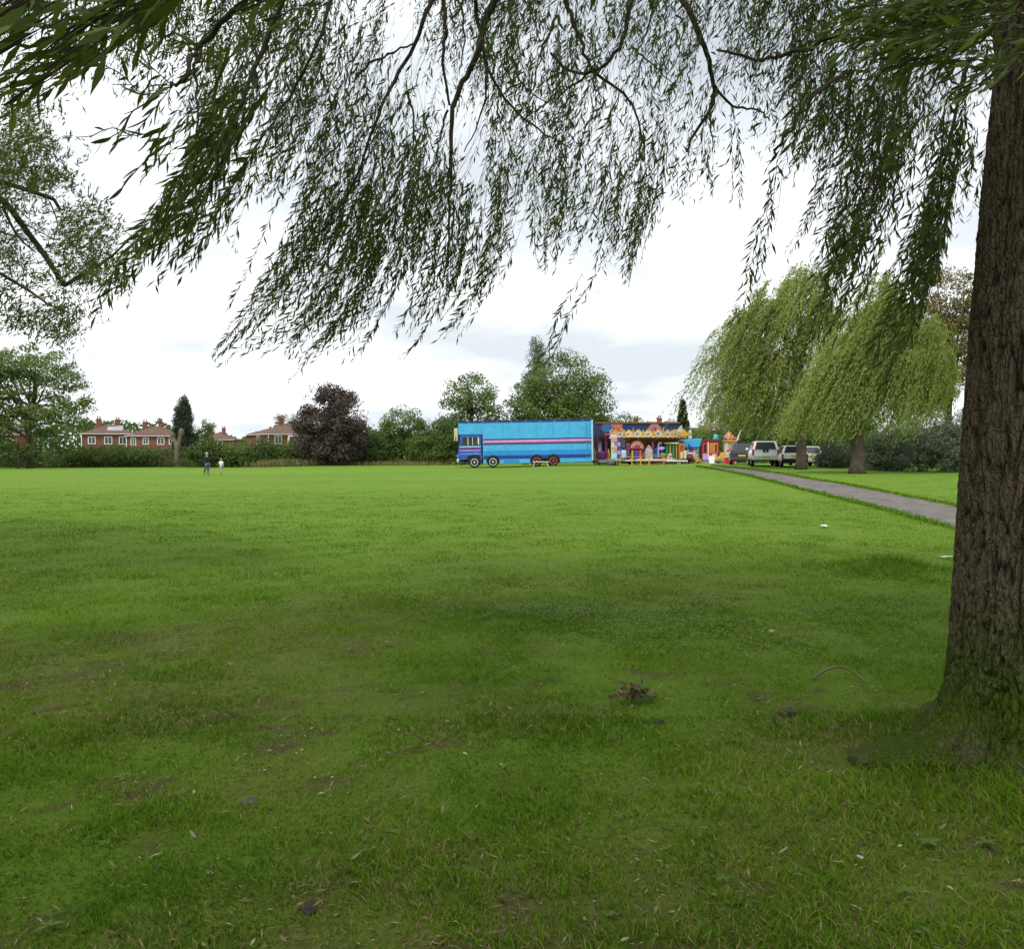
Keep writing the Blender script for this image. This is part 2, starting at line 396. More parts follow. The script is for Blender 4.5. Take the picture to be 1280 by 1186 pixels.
def path_edge_grass(n, seed):
    r = np.random.default_rng(seed); i = r.integers(0, NL - 1, n); u = r.random(n); side = r.random(n) < .5
    A = np.where(side[:, None], pathL[i], pathU[i]); B = np.where(side[:, None], pathL[i + 1], pathU[i + 1]); p = A + (B - A) * u[:, None]
    k = fbm(p[:, 0] * .9, p[:, 1] * .9, seed, 3); x = p[:, 0] + np.where(side, 1, -1) * (r.random(n) ** 2 * .55 * k - .12); y = p[:, 1] + r.normal(size=n) * .1
    ok = (y > 2) & (y < 75); x, y = x[ok], y[ok]; n = len(x); L = .09 * (.5 + r.random(n)); d = nrm(np.stack([r.normal(size=n) * .5, r.normal(size=n) * .5, np.ones(n)], 1)); C = np.stack([x, y, gz(x, y) + .02], 1) + d * L[:, None] * .5
    o = leaf_obj('verge_grass', C, d, L, np.clip(.0012 * y, .012, .05), GRASS, None, r.random(n) * .8); tag(o, 'ragged grass creeping over the edges of the tarmac path', 'grass', kind='stuff')
path_edge_grass(16000, 12)

def litter(n, seed):
    r = np.random.default_rng(seed); y = 2.4 * (13 / 2.4) ** r.random(n); x = (r.random(n) * 2 - 1) * (.63 * y + .6)
    ok = r.random(n) < np.clip(.16 + bare_at(x, y) * 1.2 + dry_at(x, y) * .35, 0, 1); ok &= ((x - 2.9) ** 2 + (y - 4.8) ** 2) > .5 ** 2; x, y = x[ok], y[ok]; n = len(x)
    z = gz(x, y) + .035 * (fbm(x * .9, y * .9, 3) - .5) * np.clip((17 - y) / 6, 0, 1) + .008 + .02 * r.random(n)
    a = r.random(n) * 6.28; d = np.stack([np.cos(a), np.sin(a), r.normal(size=n) * .25], 1); L = .02 + .05 * r.random(n) ** 2
    o = leaf_obj('dead_grass', np.stack([x, y, z], 1), d, L, .003 + .0006 * y + .008 * (r.random(n) < .12), leafmat('thatch_straw', (.050, .034, .018), (.24, .19, .085), (.42, .38, .26), trans=.1, spec=.05), None, None, np.array([0, 0, 4.])); tag(o, 'dead straw and leaf bits lying in the shaded lawn', 'litter', kind='stuff')
litter(42000, 31)

# ------------------------------------------------------------------ the big willow over the camera
def bark_mat():
    m, t, o = newmat('willow_bark')
    b = t.nodes.new('ShaderNodeBsdfPrincipled'); b.inputs['Roughness'].default_value = .95; b.inputs['Specular IOR Level'].default_value = .1; t.links.new(b.outputs[0], o.inputs[0])
    tc = t.nodes.new('ShaderNodeTexCoord'); mp = t.nodes.new('ShaderNodeMapping'); mp.inputs['Scale'].default_value = (26, 26, 7); t.links.new(tc.outputs['Object'], mp.inputs[0])
    def nz(s, vec, d=6, r=.65):
        n = t.nodes.new('ShaderNodeTexNoise'); n.inputs['Scale'].default_value = s; n.inputs['Detail'].default_value = d; n.inputs['Roughness'].default_value = r; t.links.new(vec, n.inputs['Vector']); return n.outputs[0]
    def rp(src, p0, c0, p1, c1):
        r = t.nodes.new('ShaderNodeValToRGB'); t.links.new(src, r.inputs[0]); r.color_ramp.elements[0].position = p0; r.color_ramp.elements[0].color = c0 + (1,); r.color_ramp.elements[1].position = p1; r.color_ramp.elements[1].color = c1 + (1,); return r.outputs[0]
    at = t.nodes.new('ShaderNodeAttribute'); at.attribute_name = 'rnd'      # bark relief: furrow 0 .. ridge 1
    grain = nz(1.0, mp.outputs[0])
    ad = t.nodes.new('ShaderNodeMath'); ad.operation = 'MULTIPLY_ADD'; t.links.new(grain, ad.inputs[0]); ad.inputs[1].default_value = .5; t.links.new(at.outputs['Fac'], ad.inputs[2])
    c = rp(ad.outputs[0], .35, (.020, .015, .010), 1.1, (.120, .096, .066))
    sp = t.nodes.new('ShaderNodeSeparateXYZ'); t.links.new(tc.outputs['Object'], sp.inputs[0])
    h = t.nodes.new('ShaderNodeMapRange'); h.inputs[1].default_value = .95; h.inputs[2].default_value = .35; t.links.new(sp.outputs[2], h.inputs[0])
    pn = rp(nz(5, tc.outputs['Object']), .32, (0, 0, 0), .5, (1, 1, 1))
    ms = t.nodes.new('ShaderNodeMath'); ms.operation = 'MULTIPLY'; t.links.new(h.outputs[0], ms.inputs[0]); t.links.new(pn, ms.inputs[1])
    g = t.nodes.new('ShaderNodeMix'); g.data_type = 'RGBA'; t.links.new(ms.outputs[0], g.inputs[0]); t.links.new(c, g.inputs[6]); g.inputs[7].default_value = (.062, .098, .012, 1)
    t.links.new(g.outputs[2], b.inputs['Base Color'])
    vo = t.nodes.new('ShaderNodeTexVoronoi'); vo.feature = 'DISTANCE_TO_EDGE'; vo.inputs['Scale'].default_value = 1.0
    m2 = t.nodes.new('ShaderNodeMapping'); m2.inputs['Scale'].default_value = (34, 34, 13); t.links.new(tc.outputs['Object'], m2.inputs[0])
    wn_ = t.nodes.new('ShaderNodeMix'); wn_.data_type = 'RGBA'; wn_.inputs[0].default_value = .35; t.links.new(m2.outputs[0], wn_.inputs[6])
    n3 = t.nodes.new('ShaderNodeTexNoise'); n3.inputs['Scale'].default_value = .8; t.links.new(m2.outputs[0], n3.inputs['Vector'])
    va = t.nodes.new('ShaderNodeVectorMath'); va.operation = 'MULTIPLY_ADD'; t.links.new(n3.outputs['Color'], va.inputs[0]); va.inputs[1].default_value = (2, 2, 2); t.links.new(m2.outputs[0], va.inputs[2]); t.links.new(va.outputs[0], vo.inputs['Vector'])
    ck = t.nodes.new('ShaderNodeMapRange'); ck.inputs[2].default_value = .18; t.links.new(vo.outputs['Distance'], ck.inputs[0])
    ga = t.nodes.new('ShaderNodeMath'); ga.operation = 'MULTIPLY_ADD'; t.links.new(ck.outputs[0], ga.inputs[0]); ga.inputs[1].default_value = .6; t.links.new(grain, ga.inputs[2])
    grain = ga.outputs[0]
    bp = t.nodes.new('ShaderNodeBump'); bp.inputs['Strength'].default_value = .9; bp.inputs['Distance'].default_value = .02; t.links.new(grain, bp.inputs['Height']); t.links.new(bp.outputs[0], b.inputs['Normal'])
    return m
BARK = bark_mat()
TWIG = mat('willow_twig', (.055, .045, .033), rough=.9, var=.3, scale=8, spec=.1)
LEAF_NEAR = leafmat('willow_leaf_near', (.045, .074, .015), (.100, .140, .026), (.17, .19, .04), trans=.34, tboost=1.2)
LEAF_FAR = leafmat('willow_leaf_pale', (.058, .088, .020), (.115, .155, .036), (.17, .20, .05), trans=.3, tboost=1.2)

TX, TY = 2.90, 4.80
willow = thing('willow_tree', (TX, TY, G(TX, TY)), 'huge weeping willow with furrowed mossy trunk and wind-blown hanging branches over the lawn', 'tree')
def trunk_mesh():
    na, nz_ = 390, 300
    th = np.linspace(0, 2 * np.pi, na, endpoint=False)
    zz = np.concatenate([np.linspace(-.25, 1.2, 145, endpoint=False), np.linspace(1.2, 5.6, 155)])
    A, Zg = np.meshgrid(th, zz)
    zt = [-.25, .7, 2.0, 3.0, 3.75, 4.6, 5.6]
    r = np.interp(Zg, zt, [.44, .425, .395, .365, .335, .37, .34]); cx = np.interp(Zg, zt, [0, 0, .03, .075, .13, .17, .3]); cy = np.interp(Zg, zt, [0, 0, 0, .02, .05, .15, .5])
    zc = np.clip(Zg, 0, 9)
    fl = np.zeros_like(r)
    for ang, amp, wd_, dec in ((math.pi + .14, .60, .27, .13), (math.pi + .85, .16, .5, .2), (-math.pi / 2 + .3, .22, .5, .2), (math.pi - .6, .14, .5, .15), (.5, .4, .5, .2), (1.7, .4, .5, .2)):
        da = np.angle(np.exp(1j * (A - ang))); fl += amp * np.exp(-(da / wd_) ** 2) * np.exp(-zc / dec)
    fl += .03 * np.exp(-zc / .2)
    r = r + fl
    # bark relief: long forked ridges
    X0 = np.cos(A); Y0 = np.sin(A)
    rel = np.zeros(A.shape)
    flat = np.stack([X0.ravel(), Y0.ravel(), Zg.ravel()], 1)
    outv = np.empty(len(flat)); lum = np.empty(len(flat))
    for i, (x, y, z) in enumerate(flat):
        wv = mnoise.noise(Vector((x * 2.6, y * 2.6, z * 1.6))) * .8
        a = abs(mnoise.noise(Vector((x * 12 + wv * 2.2, y * 12 + wv * 2.2, z * 2.5 + wv * 2)))) * 4.6
        b = abs(mnoise.noise(Vector((x * 25 + wv * 3, y * 25 - wv, z * 7.5 + 9)))) * 4.2
        c = mnoise.noise(Vector((x * 60, y * 60, z * 38))) * .5 + mnoise.noise(Vector((x * 28, y * 28, z * 20 + 4))) * .5
        a = min(a, 1.0); b = min(b, 1.0); a = a * a * (3 - 2 * a); b = b * b * (3 - 2 * b)
        h = 1 - (a * .58 + b * .28 + c * .22 + .07)
        outv[i] = h; lum[i] = h
    h = 1 - outv.reshape(A.shape)        # furrows narrow, ridges broad
    r = r + .052 * (h - .6) * np.clip((Zg + .6) / .8, .5, 1)
    Vv = np.stack([cx + r * X0, cy + r * Y0, Zg], -1).reshape(-1, 3)
    I = np.arange(na * nz_).reshape(nz_, na); J = np.roll(I, -1, 1)
    Qd = np.stack([I[:-1], J[:-1], J[1:], I[1:]], -1).reshape(-1)
    return np_mesh('trunk', Vv, Qd, 4, BARK, willow, np.clip(h.ravel(), 0, 1), smooth=True)
trunk_mesh()

def wp(px, py, D):   # point relative to the willow root
    p = P(px, py, D); return p - Vector(willow.location)
def spline(pts, n): return smooth_line(pts, n)
def branch(pts, r0, r1, n=14, name='branch', parent=None, wob=.012):
    s = spline(pts, n); s = [p + Vector((random.gauss(0, wob), random.gauss(0, wob), random.gauss(0, wob))) if 0 < i < n - 1 else p for i, p in enumerate(s)]
    rad = [r0 + (r1 - r0) * (i / (n - 1)) ** .8 for i in range(n)]
    return MB().tube(s, rad, 7).build(name, TWIG, parent or willow, smooth=True)
off = Vector(willow.location)
def wv(x, y, z): return Vector((x, y, z)) - off
# heavy limbs above the frame
fork = wv(3.25, 5.35, 5.3)
limb_ends = [(0.9, 7.2, 6.4), (-0.6, 6.6, 6.5), (-2.6, 5.6, 6.0), (0.5, 1.0, 6.8), (-3.5, 0.5, 6.4), (4.5, 9.6, 7.4), (7.5, 6.0, 7.8), (5.0, .5, 7.6), (2.2, 8.8, 7.0), (1.0, -3.0, 7.0)]
for e in limb_ends:
    e = Vector(e) - off; mid = fork.lerp(e, .5) + Vector((0, 0, .9))
    branch([fork + Vector((0, 0, random.uniform(-.5, .3))), mid, e], .13, .045, 16, 'limb')
# branches seen against the sky
BR = [
    ([(836, -60), (850, -10), (862, 15), (885, 70), (893, 110), (888, 138), (868, 165), (858, 190)], 7.5, .036, .010),
    ([(890, 106), (915, 132), (945, 138), (962, 151)], 7.5, .014, .006), ([(889, 120), (888, 160), (893, 186)], 7.5, .012, .004),
    ([(800, -50), (790, -5), (780, 40), (770, 65), (740, 90), (710, 88), (688, 66)], 7.2, .026, .010),
    ([(700, -40), (708, 5), (720, 35), (735, 75), (745, 93), (785, 125), (800, 160), (806, 200)], 7.2, .022, .006),
    ([(738, 90), (715, 108), (680, 130), (655, 150)], 7.2, .012, .004), ([(696, 20), (680, 55), (668, 100)], 7.6, .012, .005),
    ([(636, -50), (620, 0), (605, 30), (600, 62), (584, 95), (566, 132), (564, 190), (562, 270), (560, 330)], 6.6, .034, .006),
    ([(548, -40), (553, 0), (556, 40), (553, 75), (562, 132)], 6.6, .020, .008),
    ([(590, -20), (600, 40), (612, 90), (640, 135), (672, 160), (712, 185)], 6.9, .018, .005),
    ([(605, 60), (608, 110), (600, 150), (580, 190)], 6.6, .012, .004), ([(576, -20), (580, 40), (576, 85)], 7.0, .010, .005),
    ([(560, 138), (550, 170), (545, 200)], 6.6, .010, .004), ([(560, -60), (548, -20), (532, 20), (510, 75), (490, 105), (472, 150), (440, 230), (405, 290)], 6.3, .020, .006),
    ([(510, 118), (517, 150), (518, 195)], 6.3, .010, .004), ([(445, 95), (470, 75), (500, 62), (518, 56)], 6.3, .010, .006),
    ([(478, 200), (482, 235), (480, 260)], 6.3, .008, .003), ([(640, 70), (655, 110), (690, 130)], 7.5, .010, .004),
    ([(820, -20), (812, 30), (800, 60), (790, 80)], 7.8, .012, .005), ([(845, 20), (855, 30), (848, 70)], 7.6, .010, .004),
    ([(790, 60), (818, 82), (845, 110)], 7.8, .010, .003),
    ([(325, -30), (300, 5), (270, 35), (243, 65), (232, 95), (214, 109)], 3.0, .013, .005), ([(252, 58), (246, 100), (248, 170)], 3.0, .006, .003),
    ([(1180, 38), (1190, 60), (1182, 82), (1187, 96), (1202, 111)], 4.0, .009, .004), ([(896, 63), (925, 68), (945, 74), (968, 69), (1010, 62), (1060, 40)], 3.2, .004, .010),
    ([(1060, 90), (1030, 110), (1005, 130), (985, 165), (965, 200)], 3.4, .010, .004), ([(1150, 60), (1120, 140), (1095, 240), (1065, 330)], 5.2, .014, .004),
    ([(1210, 80), (1185, 180), (1165, 280), (1120, 390)], 5.0, .012, .003), ([(1178, 80), (1150, 140), (1110, 220)], 5.4, .008, .003),
    ([(420, -20), (395, 60), (350, 140), (315, 190)], 5.0, .014, .004), ([(360, -20), (330, 60), (290, 150), (225, 260), (190, 330)], 4.2, .014, .004),
]
for pts, D, r0, r1 in BR:
    branch([wp(a, b_, D + random.uniform(-.12, .12)) for a, b_ in pts], r0, r1, 4 * len(pts), wob=.006)

# hanging sprays: centre line in view, distance, spread at start and end, strands, leaf length
SP = [
    ([(430, 190), (380, 290), (320, 390), (262, 456)], 7.0, 26, 9, 13, .085), ([(450, 230), (405, 340), (350, 400), (290, 440)], 6.8, 24, 10, 12, .085),
    ([(470, 200), (430, 320), (385, 420), (348, 476)], 7.2, 22, 9, 14, .085), ([(500, 230), (465, 330), (425, 400), (372, 455)], 7.0, 22, 10, 12, .085),
    ([(520, 220), (490, 330), (455, 405), (425, 457)], 7.2, 20, 9, 12, .085), ([(560, 220), (545, 330), (520, 400), (488, 446)], 7.0, 22, 10, 13, .085),
    ([(600, 230), (590, 320), (570, 375), (535, 425)], 7.3, 22, 12, 12, .085), ([(450, 150), (420, 250), (380, 320), (324, 372)], 6.6, 24, 9, 13, .085),
    ([(540, 180), (530, 260), (515, 330), (500, 380)], 6.4, 24, 14, 14, .085), ([(480, 160), (465, 240), (440, 310), (410, 360)], 6.4, 24, 12, 13, .085),
    ([(640, 180), (630, 270), (615, 330), (602, 386)], 7.3, 22, 9, 12, .085), ([(690, 185), (688, 250), (680, 300), (683, 345)], 7.4, 16, 7, 13, .085),
    ([(740, 160), (732, 230), (715, 280), (700, 330)], 7.4, 18, 8, 6, .085), ([(770, 190), (768, 260), (755, 310), (745, 348)], 7.4, 16, 9, 8, .085),
    ([(812, 150), (812, 230), (795, 300), (778, 368)], 7.3, 15, 7, 10, .085), ([(800, 210), (785, 270), (770, 320), (758, 345)], 7.5, 12, 8, 6, .085),
    ([(750, 330), (730, 365), (706, 400), (690, 442), (650, 470)], 7.0, 6, 3, 3, .085), ([(765, 345), (745, 370), (720, 385)], 7.1, 3, 2, 1, .085),
    ([(860, 160), (852, 210), (848, 262)], 7.4, 10, 4, 4, .08), ([(890, 160), (888, 200), (895, 245)], 7.4, 7, 3, 3, .08), ([(913, 130), (920, 190), (922, 260)], 6.0, 4, 3, 2, .08),
    ([(965, 200), (957, 280), (938, 350), (926, 405)], 5.4, 7, 4, 4, .08), ([(930, 360), (918, 395), (912, 412)], 5.4, 3, 3, 1, .08),
    ([(395, 90), (370, 160), (345, 215), (322, 262)], 6.0, 22, 8, 13, .085), ([(420, 130), (400, 200), (372, 260), (345, 290)], 6.4, 18, 8, 7, .085),
    ([(350, 40), (290, 150), (225, 260), (160, 345), (128, 392)], 4.2, 20, 7, 12, .095), ([(335, 110), (285, 200), (235, 300), (203, 372)], 4.2, 20, 7, 11, .095),
    ([(285, 120), (240, 210), (170, 310), (108, 402)], 4.0, 16, 6, 8, .095), ([(330, 180), (295, 235), (262, 285), (252, 314)], 4.6, 14, 5, 8, .09),
    ([(320, 200), (305, 250), (290, 300), (300, 320)], 7.2, 8, 8, 2, .085), ([(300, 40), (255, 120), (215, 190), (205, 230)], 3.6, 16, 8, 2, .09),
    ([(1010, 60), (1003, 130), (975, 190), (943, 228)], 3.6, 7, 3, 4, .085), ([(1045, 60), (1030, 130), (1005, 180), (985, 230)], 5.6, 18, 9, 8, .08),
    ([(1060, 80), (1050, 180), (1028, 260), (982, 333)], 6.0, 18, 5, 8, .08), ([(1110, 80), (1092, 200), (1062, 310), (1030, 400), (992, 460)], 5.0, 22, 9, 22, .085),
    ([(1095, 120), (1080, 220), (1052, 310), (1020, 370)], 5.2, 20, 10, 13, .085), ([(1140, 110), (1125, 190), (1100, 270), (1072, 325)], 5.4, 16, 8, 8, .08),
    ([(1190, 150), (1172, 230), (1143, 330), (1110, 400), (1076, 478)], 5.0, 11, 7, 13, .085), ([(1185, 190), (1165, 260), (1135, 310), (1098, 352)], 5.2, 10, 4, 6, .08),
    ([(1205, 120), (1195, 200), (1183, 270), (1168, 330), (1132, 420), (1090, 490)], 5.0, 11, 6, 13, .085), ([(1218, 150), (1208, 230), (1195, 295)], 5.6, 8, 4, 5, .08),
    ([(1000, -20), (990, 40), (985, 90), (965, 140)], 6.0, 26, 12, 12, .08), ([(960, -20), (950, 30), (935, 62)], 6.4, 16, 8, 7, .08),
    ([(1300, 0), (1210, 15), (1120, 35), (1020, 58)], 2.6, 17, 12, 16, .085), ([(1280, 50), (1190, 55), (1110, 75), (1040, 110)], 2.9, 12, 10, 12, .085),
    ([(1320, 40), (1262, 70), (1220, 105), (1175, 125)], 2.2, 13, 6, 10, .085), ([(1240, -20), (1160, 0), (1070, 10), (990, 30)], 2.8, 18, 14, 12, .085),
    ([(1180, 130), (1150, 150), (1125, 165)], 2.6, 4, 2, 1, .085), ([(1150, 180), (1125, 195), (1100, 210)], 3.0, 6, 3, 2, .085),
    ([(300, -40), (200, -10), (120, 35), (60, 75), (-30, 140)], 1.55, 20, 9, 12, .085), ([(140, -40), (60, 5), (-30, 60)], 1.5, 22, 14, 10, .085),
    ([(210, -20), (140, 45), (70, 95), (-20, 150)], 1.7, 10, 6, 6, .085), ([(420, -40), (340, -10), (280, 15)], 1.9, 14, 10, 5, .085),
]
sC = []; sD = []; sL = []; big_leaves = []; twig_mb = MB()
def clump(c):
    return mnoise.noise(Vector((c.x * 2.3 + c.z * .5, c.y * .10, c.z * 1.25))) + .45 * mnoise.noise(Vector((c.x * 5.5 + 9, c.y * .25, c.z * 3.2)))
def gap(t):
    t = min(1, max(0, (t + .30) / .55)); return 1.45 * t * t * (3 - 2 * t)
def add_strand(pts3, leaf, spacing, dens=None, wind=.5, big=False):
    n = max(6, int(sum((pts3[i + 1] - pts3[i]).length for i in range(len(pts3) - 1)) / spacing))
    s = spline(pts3, n)
    for i in range(n - 1):
        p = s[i]; tg = (s[min(i + 1, n - 1)] - s[max(i - 1, 0)])
        if tg.length < 1e-6: continue
        tg.normalize()
        side = Vector((random.gauss(0, 1), random.gauss(0, 1), random.gauss(0, .6)))
        side -= side.dot(tg) * tg
        if side.length < 1e-6: continue
        side.normalize()
        dr = (tg * random.uniform(.45, 1.0) + side * random.uniform(.25, .95) + Vector((-.28 * wind, 0, -.22))).normalized()
        L = leaf * random.uniform(.5, 1.3) * (1.0 if i < n - 6 else .75)
        c = p + dr * L * .5
        if dens is not None:
            qx, qy, _ = project(np.array(c + off)); 
            if random.random() > dens(float(qx), float(qy)) * gap(clump(c + off)): continue
        elif not big and i < n * .55 and random.random() > 1.0 + 1.7 * clump(c + off): continue
        if big: big_leaves.append((c, dr, L))
        else: sC.append(c[:]); sD.append(dr[:]); sL.append(L)
    return s
for pts, D, w0, w1, ns, leaf in SP:
    # direction across the spray
    for k in range(int(ns * 1.6)):
        a0 = random.uniform(0, .5) ** 1.2; a1 = random.uniform(.62, 1.0) if ns > 3 else random.uniform(.85, 1)
        line = spline([Vector((x, y, 0)) for x, y in pts], 24)
        i0 = int(a0 * 23); i1 = max(i0 + 6, int(a1 * 23)); i1 = min(i1, 23); g0 = random.gauss(0, 1); dz = random.gauss(0, .055) * D
        curl = random.gauss(0, .5)
        pp = []
        for i in range(i0, i1 + 1, 2):
            tq = line[min(i + 1, 23)] - line[max(i - 1, 0)]; tq.normalize(); nq = Vector((-tq.y, tq.x, 0)); u = i / 23
            off_ = (w0 + (w1 - w0) * u) * g0 + 3 * curl * math.sin(3 * u + g0)
            q = line[i] + nq * off_
            pp.append(wp(q.x, q.y, D + dz))
        if len(pp) < 3: continue
        near_ = D < 2.3
        s = add_strand(pp, leaf, .024 if not near_ else .032, wind=.6, big=False)
        twig_mb.tube(s[::3] if len(s) > 9 else s, [.0017 * (1 - .6 * i / max(1, len(s[::3]) - 1)) for i in range(len(s[::3] if len(s) > 9 else s))], 4, cap=False)
# coverage of the upper curtain, 80 x 60 px cells
GRID = np.array([
    [8, 8, 10, 14, 16, 17, 16, 13, 16, 16, 13, 7, 13, 14, 14, 10],
    [2, 1, 3, 7, 13, 13, 10, 10, 13, 13, 9, 2, 8, 12, 7, 5],
    [1, 0, 1, 3, 6, 6, 5, 5, 5, 6, 4, 1, 4, 6, 3, 2],
    [0, 0, 0, 1, 2, 5, 5, 4, 4, 4, 2, 0, 1, 4, 3, 1],
    [0, 0, 0, 0, 0, 3, 4, 2, 2, 2, 0, 0, 0, 1, 1, 0],
    [0, 0, 0, 0, 0, 1, 1, 0, 0, 0, 0, 0, 0, 0, 0, 0]], float) / 10
def dens_main(px, py):
    gx_ = px / 80 - .5; gy_ = max(py, 0) / 60 - .5
    if px < -60 or px > 1340 or py > 360: return 0
    i = min(max(gx_, 0), 15); j = min(max(gy_, 0), 5); i0 = int(min(i, 14)); j0 = int(min(j, 4)); fx = i - i0; fy = j - j0
    v = (GRID[j0, i0] * (1 - fx) + GRID[j0, i0 + 1] * fx) * (1 - fy) + (GRID[j0 + 1, i0] * (1 - fx) + GRID[j0 + 1, i0 + 1] * fx) * fy
    nz = mnoise.noise(Vector((px * .018, py * .011, 2.0))) + .5 * mnoise.noise(Vector((px * .045, py * .03, 5.0)))
    v = v * (1.0 + .5 * nz)
    return max(0, min(1.7, v * 1.05))
for k in range(4200):
    px = random.uniform(-40, 1240); py = random.uniform(-130, 270); D = random.uniform(5.4, 9.4)
    ln = random.uniform(60, 150); sw = random.gauss(-.25, .24) - .25 * max(0, (py - 100) / 200)
    if dens_main(px + sw * ln * .5, py + ln * .5) < .06: continue
    pp = [wp(px + sw * ln * u * (.4 + .6 * u) + 3 * math.sin(4 * u + k), py + ln * u, D + .15 * math.sin(k + 2 * u)) for u in (0, .25, .5, .75, 1.0)]
    s = add_strand(pp, .08, .03, dens=dens_main, wind=.4)
    if dens_main(px + sw * ln * .6, py + ln * .6) > .3 and gap(clump(s[len(s) // 2] + off)) > .55: twig_mb.tube(s[::5], .0013, 3, cap=False)
twig_mb.build('twigs', TWIG, willow, kind='stuff')
# twigs with large single leaves close to the camera
NT = [([(216, 108), (185, 80), (150, 48), (128, 30)], 2.5), ([(214, 109), (180, 118), (150, 92), (120, 78)], 2.45), ([(214, 110), (190, 140), (170, 165), (140, 182)], 2.5), ([(205, 155), (190, 190), (160, 225), (150, 240)], 2.55), ([(240, 135), (220, 160), (200, 195), (175, 228)], 2.7),
      ([(200, 160), (170, 170), (140, 160), (112, 172)], 2.6), ([(150, 20), (165, 45), (178, 70)], 2.4), ([(180, 60), (190, 95), (175, 120)], 2.5), ([(250, 170), (235, 205), (222, 240)], 3.0), ([(190, 15), (200, 45), (195, 75)], 2.3), ([(120, 60), (100, 75), (85, 95)], 1.9), ([(200, 120), (165, 140), (150, 165), (118, 180)], 2.4), ([(265, 60), (235, 55), (205, 45), (180, 30)], 2.6)]
tw2 = MB()
for pts, D in NT:
    s = add_strand([wp(x, y, D) for x, y in pts], .068, .021, wind=.9, big=True); tw2.tube(s, .0016, 4, cap=False)
tw2.build('twigs', TWIG, willow, kind='stuff')
# overhead crown: leafy strands filling the dome above and behind the camera (outside the view)
def in_view(C, margin=60):
    qx, qy, dep = project(C); front = C[:, 1] > .2
    return front & (qx > -margin) & (qx < 1280 + margin) & (qy > -8) & (qy < 1190)
def dome(n_str, cx, cy, rx, ry, z0, z1, length, seed, spacing=.10, leaf=.24, width=.05, off_=Vector((0, 0, 0)), zmin=1.9):
    r = np.random.default_rng(seed); out_c = []; out_d = []
    for k in range(n_str):
        a = r.random() * 2 * np.pi; q = r.random() ** .55
        x = cx + rx * q * np.cos(a); y = cy + ry * q * np.sin(a); z = z0 + (z1 - z0) * np.sqrt(max(0, 1 - q * q)) * (.55 + .45 * r.random())
        L = length * (.5 + r.random()); m_ = int(L / spacing); u = np.arange(m_) / max(1, m_)
        swx = -.25 - .2 * r.random(); swy = r.normal() * .12
        pts = np.stack([x + swx * L * u ** 1.3, y + swy * L * u, z - L * u * (.35 + .65 * u)], 1)
        d = np.stack([np.full(m_, swx), np.full(m_, swy), -np.ones(m_)], 1) + r.normal(size=(m_, 3)) * .55
        out_c.append(pts + r.normal(size=pts.shape) * .05); out_d.append(d)
    C = np.concatenate(out_c); Dd = np.concatenate(out_d); ok = (~in_view(C)) & (C[:, 2] > zmin) & (np.hypot(C[:, 0], C[:, 1]) + np.maximum(0, (C[:, 2] - 2.6)) > 1.3)
    return C[ok], nrm(Dd[ok])
C1, D1 = dome(1150, 2.2, 2.6, 8.8, 9.4, 4.3, 11.5, 3.6, 5)
leaf_obj('crown', C1 - np.array(off), D1, .26 * (.7 + .6 * rng.random(len(C1))), .062, LEAF_NEAR, willow)
sC = np.array(sC); sD = np.array(sD); sL = np.array(sL)
leaf_obj('foliage', sC, sD, sL, sL * (.14 + .07 * rng.random(len(sL))), LEAF_NEAR, willow)
# single near leaves: shared meshes
def big_leaf_mesh(k):
    n = 7; vs = []; fs = []
    for i in range(n):
        u = i / (n - 1); wdt = .095 * math.sin(math.pi * min(1, u ** .85)) ** .8 + .002; bend = -.10 * u * u * (1 + .4 * k); sx = .05 * math.sin(2.5 * u + k)
        vs += [(u - .5, wdt + sx, bend + .03), (u - .5, sx, bend), (u - .5, -wdt + sx, bend + .03)]
    for i in range(n - 1):
        for j in range(2): fs.append((i * 3 + j, i * 3 + j + 1, i * 3 + j + 4, i * 3 + j + 3))
    me = bpy.data.meshes.new('leaf'); me.from_pydata(vs, [], fs); me.update(); me.polygons.foreach_set('use_smooth', [True] * len(fs))
    a = me.attributes.new('rnd', 'FLOAT', 'POINT'); a.data.foreach_set('value', [(.1, .35, .6, .8)[k % 4]] * len(vs)); me.materials.append(LEAF_NEAR); return me
LM = [big_leaf_mesh(k) for k in range(4)]
for i, (c, d, L) in enumerate(big_leaves[:290]):
    o = bpy.data.objects.new('leaf', LM[i % 4]); link(o); o.parent = willow
    q = Vector(d).to_track_quat('X', 'Z') @ Matrix.Rotation(random.uniform(0, 6.28), 3, 'X').to_quaternion()
    o.rotation_mode = 'QUATERNION'; o.rotation_quaternion = q; o.location = c; o.scale = (L, L, L)

